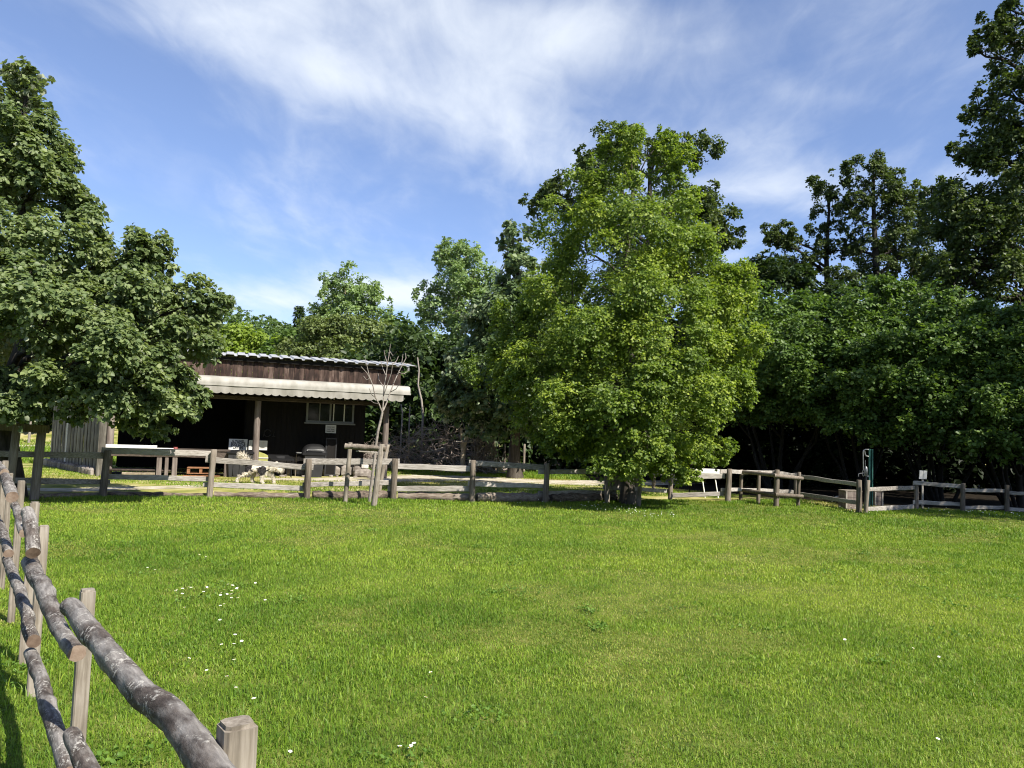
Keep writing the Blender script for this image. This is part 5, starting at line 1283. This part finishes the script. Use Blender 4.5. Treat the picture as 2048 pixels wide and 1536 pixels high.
# oaks
def oak(base_px, D, top, lobes, n, label, r=.35, L=.2, per=10, length=.7, subk=6, k2=None, **kw):
    b = Vector((AT(base_px, 930, D).x, D, 0))
    return tree("oak_tree", b, AT(top[0], top[1], D), r, lobes, n, M["lf_oak"], M["bark_dark"], label, "oak trees behind the paddock", per=per, length=length, L=L, W=L * .7, k=subk, rel=.33, out=.95, up=.5, hang=.2, spread=.5, outw=.7, limb_z0=.3, cull=.25, **kw)
D4 = 34
lob = [LB(1335, 275, 42, 38, D4), LB(1290, 300, 70, 50, D4), LB(1380, 320, 50, 45, D4), LB(1215, 310, 60, 45, D4), LB(1180, 340, 45, 40, D4), LB(1110, 385, 50, 38, D4), LB(1085, 400, 35, 26, D4), LB(1150, 420, 70, 50, D4), LB(1405, 390, 35, 40, D4), LB(1430, 450, 45, 40, D4), LB(1455, 480, 34, 26, D4), LB(1280, 420, 120, 90, D4, .5), LB(1390, 520, 60, 60, D4), LB(1250, 560, 140, 100, D4, .5), LB(1430, 590, 50, 50, D4)]
oak(1270, D4, (1300, 300), lob, 50000, "tall dark oak tree rising behind the bright lime tree", .4, twigs=8, L=.13, length=.45, subk=9)
D5 = 42
lob = [LB(1650, 375, 26, 30, D5), LB(1668, 420, 36, 26, D5), LB(1655, 455, 34, 20, D5), LB(1640, 495, 36, 20, D5), LB(1560, 462, 34, 24, D5), LB(1580, 490, 34, 20, D5), LB(1545, 480, 24, 18, D5), LB(1620, 525, 45, 20, D5), LB(1570, 530, 40, 24, D5), LB(1690, 500, 30, 22, D5), LB(1530, 545, 40, 30, D5), LB(1600, 560, 50, 30, D5)]
oak(1662, D5, (1660, 380), lob, 30000, "thin crooked oak tree with bare limbs and clear gaps against the sky", .34, L=.12, twigs=9, subk=10, length=.4)
D6 = 41
lob = [LB(1705, 345, 30, 22, D6), LB(1745, 345, 40, 28, D6), LB(1740, 385, 45, 30, D6), LB(1790, 370, 40, 26, D6), LB(1715, 400, 28, 22, D6), LB(1810, 400, 45, 34, D6), LB(1860, 385, 30, 34, D6), LB(1770, 430, 60, 34, D6), LB(1835, 440, 50, 34, D6), LB(1725, 445, 30, 26, D6), LB(1720, 500, 45, 26, D6), LB(1790, 500, 60, 34, D6), LB(1740, 540, 60, 30, D6), LB(1840, 500, 60, 40, D6), LB(1830, 560, 70, 40, D6), LB(1690, 560, 40, 26, D6)]
oak(1738, D6, (1748, 350), lob, 44000, "broad oak tree with layered foliage left of the tallest oak", .42, L=.125, twigs=9, subk=10, length=.42)
D7 = 27
lob = [LB(2020, 20, 48, 40, D7), LB(1985, 70, 40, 34, D7), LB(1950, 100, 26, 16, D7), LB(2060, 90, 60, 70, D7), LB(2000, 190, 55, 45, D7, .3), LB(1960, 220, 30, 32, D7), LB(2030, 270, 70, 60, D7), LB(1985, 310, 62, 50, D7), LB(1945, 300, 30, 40, D7), LB(2080, 330, 110, 110, D7, -.5), LB(1970, 400, 80, 70, D7), LB(1915, 430, 46, 50, D7), LB(2040, 480, 110, 90, D7, -.6), LB(1930, 510, 80, 70, D7), LB(1880, 540, 50, 50, D7), LB(2010, 580, 120, 70, D7, -.4), LB(2120, 200, 110, 130, D7), LB(2160, 20, 110, 110, D7), LB(2110, -90, 110, 70, D7), LB(2150, 450, 120, 140, D7), LB(2040, 400, 120, 150, D7, 1.8), LB(1950, 480, 100, 100, D7, 1.8), LB(2100, -200, 90, 60, D7)]
oak(2110, D7, (2100, -150), lob, 90000, "tallest oak tree filling the right edge and running out of the picture", .45, L=.125, per=12, length=.42, twigs=8, subk=7)
b9 = Vector((18.2, 16.5, 0))  # unseen oak added to shade the fence end and hazels
lob = [((18.2 + math.cos(a) * 2.3, 16.5 + math.sin(a) * 2.3, z), (1.9, 1.9, 1.7)) for a, z in ((0, 5), (1.2, 6.5), (2.4, 5), (3.6, 6.8), (4.8, 5.2), (.5, 9), (2.2, 9.4), (4, 9.2), (5.5, 8.6), (1, 11.5), (3.4, 11.8))]
tree("oak_tree", b9, b9 + Vector((.3, 0, 12)), .28, lob, 40000, M["lf_oak"], M["bark_dark"], "unseen oak tree added beyond the right edge to cast shade over the end of the fence", "oak trees behind the paddock", per=12, length=.5, L=.13, W=.09, k=8, rel=.42, cull=0, outw=.7)
D8 = 36
lob = [LB(1540, 540, 55, 40, D8), LB(1500, 580, 60, 50, D8), LB(1580, 570, 60, 40, D8), LB(1540, 640, 90, 60, D8), LB(1650, 600, 70, 45, D8), LB(1740, 610, 80, 50, D8), LB(1840, 600, 90, 50, D8), LB(1450, 640, 60, 60, D8)]
tree("dark_shrub_tree", Vector((AT(1560, 930, D8).x, D8, 0)), AT(1545, 560, D8), .15, lob, 16000, M["lf_dark"], M["bark_dark"], "low dark tree between the bright lime tree and the hazel bushes", None, per=10, length=.6, L=.2, W=.13, k=8, cull=.5)

# hazel bushes on the right: a wall of layered sprays overhanging deep shade
def hazel(px, D, lobes, n, label, seed_stems=7, mat="lf_hazel", L=.105):
    b = Vector((AT(px, 930, D).x, D, 0)); st = []
    for q in range(seed_stems):
        a = random.uniform(0, 6.28); p0 = b + Vector((math.cos(a) * .3, math.sin(a) * .3, -.1)); p1 = b + Vector((math.cos(a) * 2.0, math.sin(a) * 1.6, random.uniform(3, 4.8)))
        st.append((wiggle(p0, p1, 6, .06), [.06 - .008 * i for i in range(7)], 7))
    return tree("hazel_bush", b, b + Vector((.2, .2, 4.6)), .09, lobes, n, M[mat], M["bark_shade"], label, "hazel bushes along the right side", cat="bush", per=16, length=.65, L=L, W=L * .8, k=12, rel=.42, out=.68, up=.8, hang=.18, droop=.2, spread=.5, rise=.02, outw=.55, flat=.6, cull=.45, stems=st, twigs=5, limb_z0=.2)
Dh = 24.5
hz = [(1560, 25.5, [LB(1530, 630, 80, 60, 25.5), LB(1600, 610, 80, 50, 25.5), LB(1480, 680, 60, 70, 25.5), LB(1560, 710, 110, 80, 25.5, -.9), LB(1500, 770, 80, 60, 25.5, -.6), LB(1590, 790, 100, 55, 25.5, -1.2), LB(1500, 825, 70, 30, 25.5, -.6), LB(1580, 825, 80, 28, 25.5, -1.0), LB(1560, 720, 120, 110, 25.5, 1.8)], 40000, "hazel bush nearest the bright lime tree, with a yellow green top"),
      (1720, 24.5, [LB(1690, 625, 90, 50, Dh), LB(1770, 600, 60, 50, Dh), LB(1650, 680, 80, 70, Dh, -.4), LB(1740, 690, 110, 70, Dh, -1.0), LB(1680, 770, 110, 60, Dh, -1.4), LB(1780, 770, 90, 65, Dh, -1.4), LB(1660, 830, 70, 30, Dh, -.9), LB(1730, 845, 85, 38, Dh, -1.4), LB(1790, 850, 60, 40, Dh, -1.2), LB(1720, 700, 120, 110, Dh, 1.8)], 46000, "middle hazel bush hanging low over the green pump post"),
      (1880, 23.5, [LB(1850, 625, 80, 50, 23.5), LB(1920, 640, 70, 50, 23.5), LB(1820, 700, 80, 60, 23.5, -.6), LB(1900, 710, 100, 70, 23.5, -1.0), LB(1850, 790, 100, 60, 23.5, -1.4), LB(1940, 790, 80, 65, 23.5, -1.2), LB(1850, 860, 90, 40, 23.5, -1.3), LB(1930, 880, 75, 38, 23.5, -1.3), LB(1890, 720, 110, 120, 23.5, 1.8)], 46000, "hazel bush above the blank white sign"),
      (2040, 22.5, [LB(2010, 635, 80, 45, 22.5), LB(2080, 640, 90, 50, 22.5), LB(1990, 710, 80, 60, 22.5, -.6), LB(2070, 720, 100, 80, 22.5, -1.0), LB(2000, 800, 90, 60, 22.5, -1.4), LB(2090, 820, 90, 70, 22.5, -1.2), LB(2000, 880, 80, 40, 22.5, -1.3), LB(2080, 900, 80, 42, 22.5, -1.2), LB(2050, 740, 120, 120, 22.5, 1.8), LB(2180, 760, 110, 130, 22.5)], 46000, "hazel bush at the right edge of the picture")]
for px, D, lo, n, lab in hz: hazel(px, D, lo, n, lab)
# dense understorey behind the hazels
def mass(name, label, n, xr, yr, zr, L, mat, per=10, length=.7, kind="stuff", cat="undergrowth", shape=None):
    k = int(n / per); p = np.stack([rng.uniform(*xr, k), rng.uniform(*yr, k), rng.uniform(*zr, k)], 1)
    if shape is not None: p = p[shape(p)]
    d = unit(rng.normal(size=(len(p), 3)) * np.array([1, 1, .5]) + np.array([0, -.4, .2])); V, t = make_leaves(p, d, per, length, L, L * .65, up=.6)
    V[:, 2] = np.maximum(V[:, 2], .03); me = np_mesh(name, V, [leaf_faces(len(V) // 6)], [mat], {"tint": t}); return tag(link(name, me), label, cat, kind=kind)
M["lf_under"] = leafmat("shade_darkened_undergrowth_leaves", (.004, .007, .003), (.008, .014, .005), (.015, .025, .008), transl=.1, spec=.1)  # leaf colour taken near black to paint the deep shade
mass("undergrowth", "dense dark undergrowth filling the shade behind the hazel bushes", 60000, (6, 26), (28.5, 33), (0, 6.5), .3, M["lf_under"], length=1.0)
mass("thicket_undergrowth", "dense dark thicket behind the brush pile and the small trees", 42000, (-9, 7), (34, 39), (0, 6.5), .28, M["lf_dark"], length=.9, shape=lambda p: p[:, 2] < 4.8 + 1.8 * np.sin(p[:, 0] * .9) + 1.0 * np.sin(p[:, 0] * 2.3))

# ------------------------------------------------------------------ trees behind the shed
def bgtree(name, px, D, topy, lobes, n, mat, label, group=None, L=.25, r=.15, bark="bark_grey", per=10, length=.7, k=8, top_px=None, **kw):
    b = Vector((AT(px, 900, D).x, D, 0)); kw.setdefault("cull", .4); kw.setdefault("outw", .6)
    return tree(name, b, AT(top_px or px, topy + 20, D), r, lobes, n, M[mat], M[bark], label, group, per=per, length=length, L=L, W=L * .7, k=k, **kw)
D = 52
bgtree("aspen_tree", 688, D, 525, [LB(685, 560, 42, 38, D), LB(705, 590, 50, 40, D), LB(670, 600, 34, 40, D), LB(735, 605, 34, 34, D), LB(655, 640, 40, 40, D), LB(770, 630, 24, 40, D), LB(700, 650, 60, 40, D), LB(690, 620, 50, 50, D)], 19000, "lf_aspen", "airy pale green tree with a dome shaped top above the shed roof", L=.17, length=.55, k=11, rel=.36, out=.85, twigs=7, r=.14, bark="bark_tan")
D = 44
bgtree("grey_willow_tree", 690, D, 630, [LB(640, 675, 60, 40, D), LB(720, 670, 70, 40, D), LB(680, 705, 90, 45, D), LB(600, 705, 50, 40, D), LB(770, 695, 55, 45, D), LB(640, 740, 100, 40, D), LB(750, 750, 80, 50, D)], 40000, "lf_olive", "dull olive willow with thin grey limbs directly behind the shed roof", L=.155, length=.6, k=10, twigs=9, bark="bark_tan", r=.13)
D = 70
for px, ty, rr, n, lab in ((455, 632, 60, 14000, "yellow green willow showing just right of the silver leaved lime"), (522, 634, 60, 14000, "yellow green willow left of the dark round bush behind the shed")):
    bgtree("willow_tree", px, D, ty, [LB(px, ty + 52, rr * .85, 34, D), LB(px - 20, ty + 85, rr * .9, 40, D), LB(px + 22, ty + 90, rr * .9, 40, D)], n, "lf_willow", lab, "yellow green willows", L=.3, length=.7, hang=.6)
D = 58
bgtree("round_bush_tree", 585, D, 660, [LB(580, 690, 44, 36, D), LB(560, 722, 42, 32, D), LB(610, 722, 42, 32, D)], 12000, "lf_hazel", "dark round tree among the pale willows behind the shed roof", L=.26)
bgtree("round_green_tree", 808, D, 625, [LB(805, 665, 42, 38, D), LB(790, 710, 50, 45, D), LB(825, 720, 45, 50, D)], 10000, "lf_hazel", "round bright green tree in the gap right of the shed roof", L=.26)
D = 46
bgtree("ash_tree", 915, D, 470, [LB(905, 520, 40, 40, D), LB(940, 510, 34, 36, D), LB(930, 570, 55, 50, D), LB(870, 590, 34, 40, D), LB(885, 640, 45, 45, D), LB(950, 640, 50, 50, D), LB(850, 625, 24, 26, D), LB(915, 690, 70, 50, D), LB(965, 560, 30, 50, D), LB(920, 545, 50, 60, D), LB(910, 610, 60, 50, D)], 30000, "lf_aspen", "tall airy pale green tree beside the dark silver leaved lime", L=.155, length=.5, k=11, rel=.36, out=.85, twigs=8, bark="bark_tan")
D = 37
for px, ty, w, n, lab in ((845, 650, 60, 13000, "dark green thicket tree right of the shed roof"), (905, 670, 60, 13000, "dark green thicket tree left of the dark silver leaved lime"), (775, 720, 55, 9000, "dark low thicket tree behind the right end of the shed")):
    bgtree("thicket_tree", px, D, ty, [LB(px, ty + 45, w * .8, 50, D), LB(px - 25, ty + 105, w, 60, D), LB(px + 25, ty + 110, w, 60, D), LB(px, ty + 160, w, 45, D)], n, "lf_dark", lab, "dark thicket trees", L=.2, length=.6, bark="bark_tan", r=.07)
# bare pale stems in the thicket
for pts, w, lab in (([(845, 868), (846, 830), (843, 800), (836, 770), (838, 740), (835, 715)], 5, "tallest pale crooked stem rising from the brush pile beside the shed"), ([(803, 845), (805, 825), (802, 808)], 3.5, "short pale stem in the thicket nearest the shed corner"), ([(820, 860), (819, 830), (820, 812)], 3.5, "pale stem in the thicket left of the tallest crooked stem")):
    mb = MB(); P = [AT(a, b, 33.2) for a, b in pts]; P[0].z = -.1; mb.tube(P, [w * (1 - .5 * i / len(P)) * 33 / F / 2 for i in range(len(P))], 7, wob=.15)
    tag(mb.build("bare_thin_tree", M["bark_pale"], None, Vector((P[0].x, P[0].y, 0))), lab, "tree", "pale stems in the thicket")
# forked small trunk
D = 30; t = thing("forked_stump", (AT(930, 922, D).x, D, 0), "pale forked trunk standing before the thicket left of the dark silver leaved lime", "stump")
mb = MB(); P = [AT(a, b, D) for a, b in ((925, 928), (926, 905), (928, 890), (935, 868), (939, 852), (943, 838))]; P[0].z = -.1; mb.tube(P, [.11, .10, .09, .075, .065, .05], 10, wob=.12)
P = [AT(a, b, D) for a, b in ((926, 905), (923, 882), (922, 856))]; mb.tube(P, [.08, .06, .05], 9, wob=.12); mb.build("trunk", M["bark_bright"], t)
for pts, lab in (([(889, 856), (897, 885), (905, 893), (911, 918)], "thin pale leaning stick left of the forked trunk"), ([(894, 891), (904, 903), (910, 918)], "short pale stick crossing the thin leaning stick"), ([(938, 858), (948, 890), (956, 920)], "thin stick leaning away to the right of the forked trunk")):
    mb = MB(); P = [AT(a, b, 30.3) for a, b in pts]; P[-1].z = -.05; mb.tube(P, .028, 6, wob=.15); tag(mb.build("leaning_stick", M["bark_pale"], None, Vector((P[-1].x, P[-1].y, 0))), lab, "stick")
# coppice stems
cp = thing("coppice_clump", (AT(968, 920, 31).x, 31, 0), "clump of thin bare brown stems under the dark silver leaved lime", "shrub")
mb = MB()
for i in range(46):
    px = random.uniform(945, 1000); p0 = AT(px, 920, 31 + random.uniform(-.6, .6)); p0.z = -.05; p1 = p0 + Vector((random.uniform(-.35, .35), random.uniform(-.2, .2), random.uniform(1.3, 2.3))); mb.tube(wiggle(p0, p1, 5, .05), [.02, .018, .016, .013, .01, .007], 5)
mb.build("stems", M["bark_tan"], cp)
# brush pile
D = 31; bpx = (735, 1000); mb = MB(); c = AT(860, 900, D)
for i in range(430):
    u = rng.uniform(-1, 1); x = AT(862 + u * 140, 900, D).x; hmax = 1.75 * (1 - abs(u) ** 1.8) ** .8 + .2; z = rng.uniform(.02, hmax); y = D + rng.uniform(-1.3, 1.0)
    a = rng.normal(.15, .6); l = rng.uniform(.5, 1.9); sgn = rng.choice([-1, 1])
    d = Vector((math.cos(a) * sgn, rng.uniform(-.6, .6), math.sin(a))).normalized(); p0 = Vector((x, y, max(.02, z - .2))) - d * l * .4; p1 = p0 + d * l; p0.z = max(.02, p0.z); p1.z = max(.03, min(p1.z, hmax + .55))
    thick = rng.uniform() < .3; r = rng.uniform(.016, .032) if thick else rng.uniform(.006, .013); mi = 1 if (thick and rng.uniform() < .55) else 0
    w = wiggle(p0, p1, 6, .26, .12 * rng.uniform(-1, 1.6))
    for q in w: q.z = max(.02, q.z)
    mb.tube(w, [r * (1 - .13 * k) for k in range(7)], 5, mi)
    for _ in range(2 if thick else 1):
        j = random.choice((2, 3, 4)); e = w[j] + Vector((rng.uniform(-.5, .5), rng.uniform(-.3, .3), rng.uniform(-.15, .55))); e.z = max(.03, e.z)
        mb.tube(wiggle(w[j], e, 4, .2), [r * .6, r * .5, r * .42, r * .34, r * .2], 4, mi)
tag(mb.build("brush_pile", [M["twig"], M["bark_pale"]], None, Vector((c.x, D, 0))), "heap of dead branches between the shed and the thicket", "brush pile")

# ------------------------------------------------------------------ left distance: hedge and pale stem
D = 47
for px, ty, w, n, lab in ((40, 770, 75, 12000, "dark hedge tree glimpsed under the silver leaved lime, on the grass bank"), (-90, 760, 90, 12000, "dark hedge tree at the far left on the grass bank"), (150, 740, 90, 12000, "dark hedge tree behind the plank screen")):
    p = AT(px, 860, D); bz = float(ground_h(p.x, D + .0)); b = Vector((p.x, D, bz))
    tree("hedge_tree", b, AT(px, ty, D), .16, [LB(px, ty + 20, w, 40, D), LB(px - 30, ty + 62, w * .8, 36, D), LB(px + 35, ty + 62, w * .8, 36, D)], n, M["lf_dark"], M["bark_dark"], lab, "hedge trees on the bank", L=.26, per=10, length=.7, cull=.4)
mb = MB(); P = [AT(a, b, 43) for a, b in ((60, 850), (62, 835), (65, 816))]; P[0].z = float(ground_h(P[0].x, 43)); mb.tube(P, [.07, .06, .05], 8); tag(mb.build("birch_tree", M["bark_pale"], None, P[0]), "thin white birch stem on the bank under the silver leaved lime", "tree")

# ------------------------------------------------------------------ far hill with its wood
def hill_h(x, y):
    u = np.clip((y - 110) / 130, 0, 1); s = u * u * (3 - 2 * u)
    return s * (25.5 + 7.5 * np.exp(-((x + 95) / 22) ** 2) + 2.5 * np.sin(x * .03) - .012 * x)
hx = np.linspace(-420, 420, 90); hy = np.linspace(104, 420, 50); X, Y = np.meshgrid(hx, hy); HV = np.stack([X.ravel(), Y.ravel(), hill_h(X.ravel(), Y.ravel()) + .0], 1); HV[:, 2] -= .5 * (HV[:, 2] < .05)
nx = len(hx); ii = (np.arange(len(hy) - 1)[:, None] * nx + np.arange(nx - 1)[None]).ravel()
tag(link("hill", np_mesh("hill", HV, [np.stack([ii, ii + 1, ii + nx + 1, ii + nx], 1)], [plain("wooded_slope", (.03, .045, .015), .95, .4, .1)])), kind="structure")
def woodland():
    n = 1300; x = rng.uniform(-190, 60, n); y = rng.uniform(105, 250, n); c = np.stack([x, y, hill_h(x, y)], 1)
    Rr = rng.uniform(1.8, 3.6, n); Ht = rng.uniform(3, 6, n); P = []; Dv = []; Tn = []
    for i in range(n):
        k = 22; d = rdir(k); d[:, 2] = np.abs(d[:, 2]) * 1.1 - .25; d[:, 1] = -np.abs(d[:, 1]) + .3; d = unit(d)
        P.append(c[i] + np.array([0, 0, Ht[i] * .55]) + d * np.array([Rr[i], Rr[i], Ht[i] * .6])); Dv.append(d)
    P = np.concatenate(P); Dv = np.concatenate(Dv); V, t = make_leaves(P, Dv, 8, 1.1, .7, .55, up=.5, outw=.7, tint_r=.2)
    tv = np.repeat(np.repeat(rng.uniform(0, 1, n), 22), 8 * 6); t = np.clip(.45 * t + .55 * tv, 0, 1)
    me = np_mesh("far_woodland", V, [leaf_faces(len(V) // 6)], [M["lf_far"]], {"tint": t}); tag(link("far_woodland", me), "continuous green woodland covering the far hillside", "woodland", kind="stuff")
woodland()
D = 140; p = AT(600, 610, D); mb = MB(); b = Vector((p.x, D, float(hill_h(np.array(p.x), np.array(D)))))
cf = thing("conifer_tree", b, "small dark conifer on the skyline left of the airy dome shaped tree", "tree"); H = AT(600, 613, D).z - b.z
mb.tube([b, b + Z * H], [.25, .05], 6); mb.build("trunk", M["bark_dark"], cf)
P = []; Dv = []
for i in range(500):
    u = rng.uniform(.25, 1); r = (1 - u) * 3.0 + .1; a = rng.uniform(0, 6.28); P.append((b.x + math.cos(a) * r * .4, b.y + math.sin(a) * r * .4, b.z + H * u)); Dv.append((math.cos(a), math.sin(a), -.1))
V, t_ = make_leaves(np.array(P), unit(np.array(Dv)), 8, .8, .42, .25, up=.8); V -= np.array(b); link("crown", np_mesh("crown", V, [leaf_faces(len(V) // 6)], [M["lf_dark"]], {"tint": t_}), cf)
mass("woodland_edge", "edge of a wood behind the viewer, seen only as a reflection in the shed window", 16000, (-75, 60), (-60, -44), (0, 13), 1.5, M["lf_far"], length=2.5)
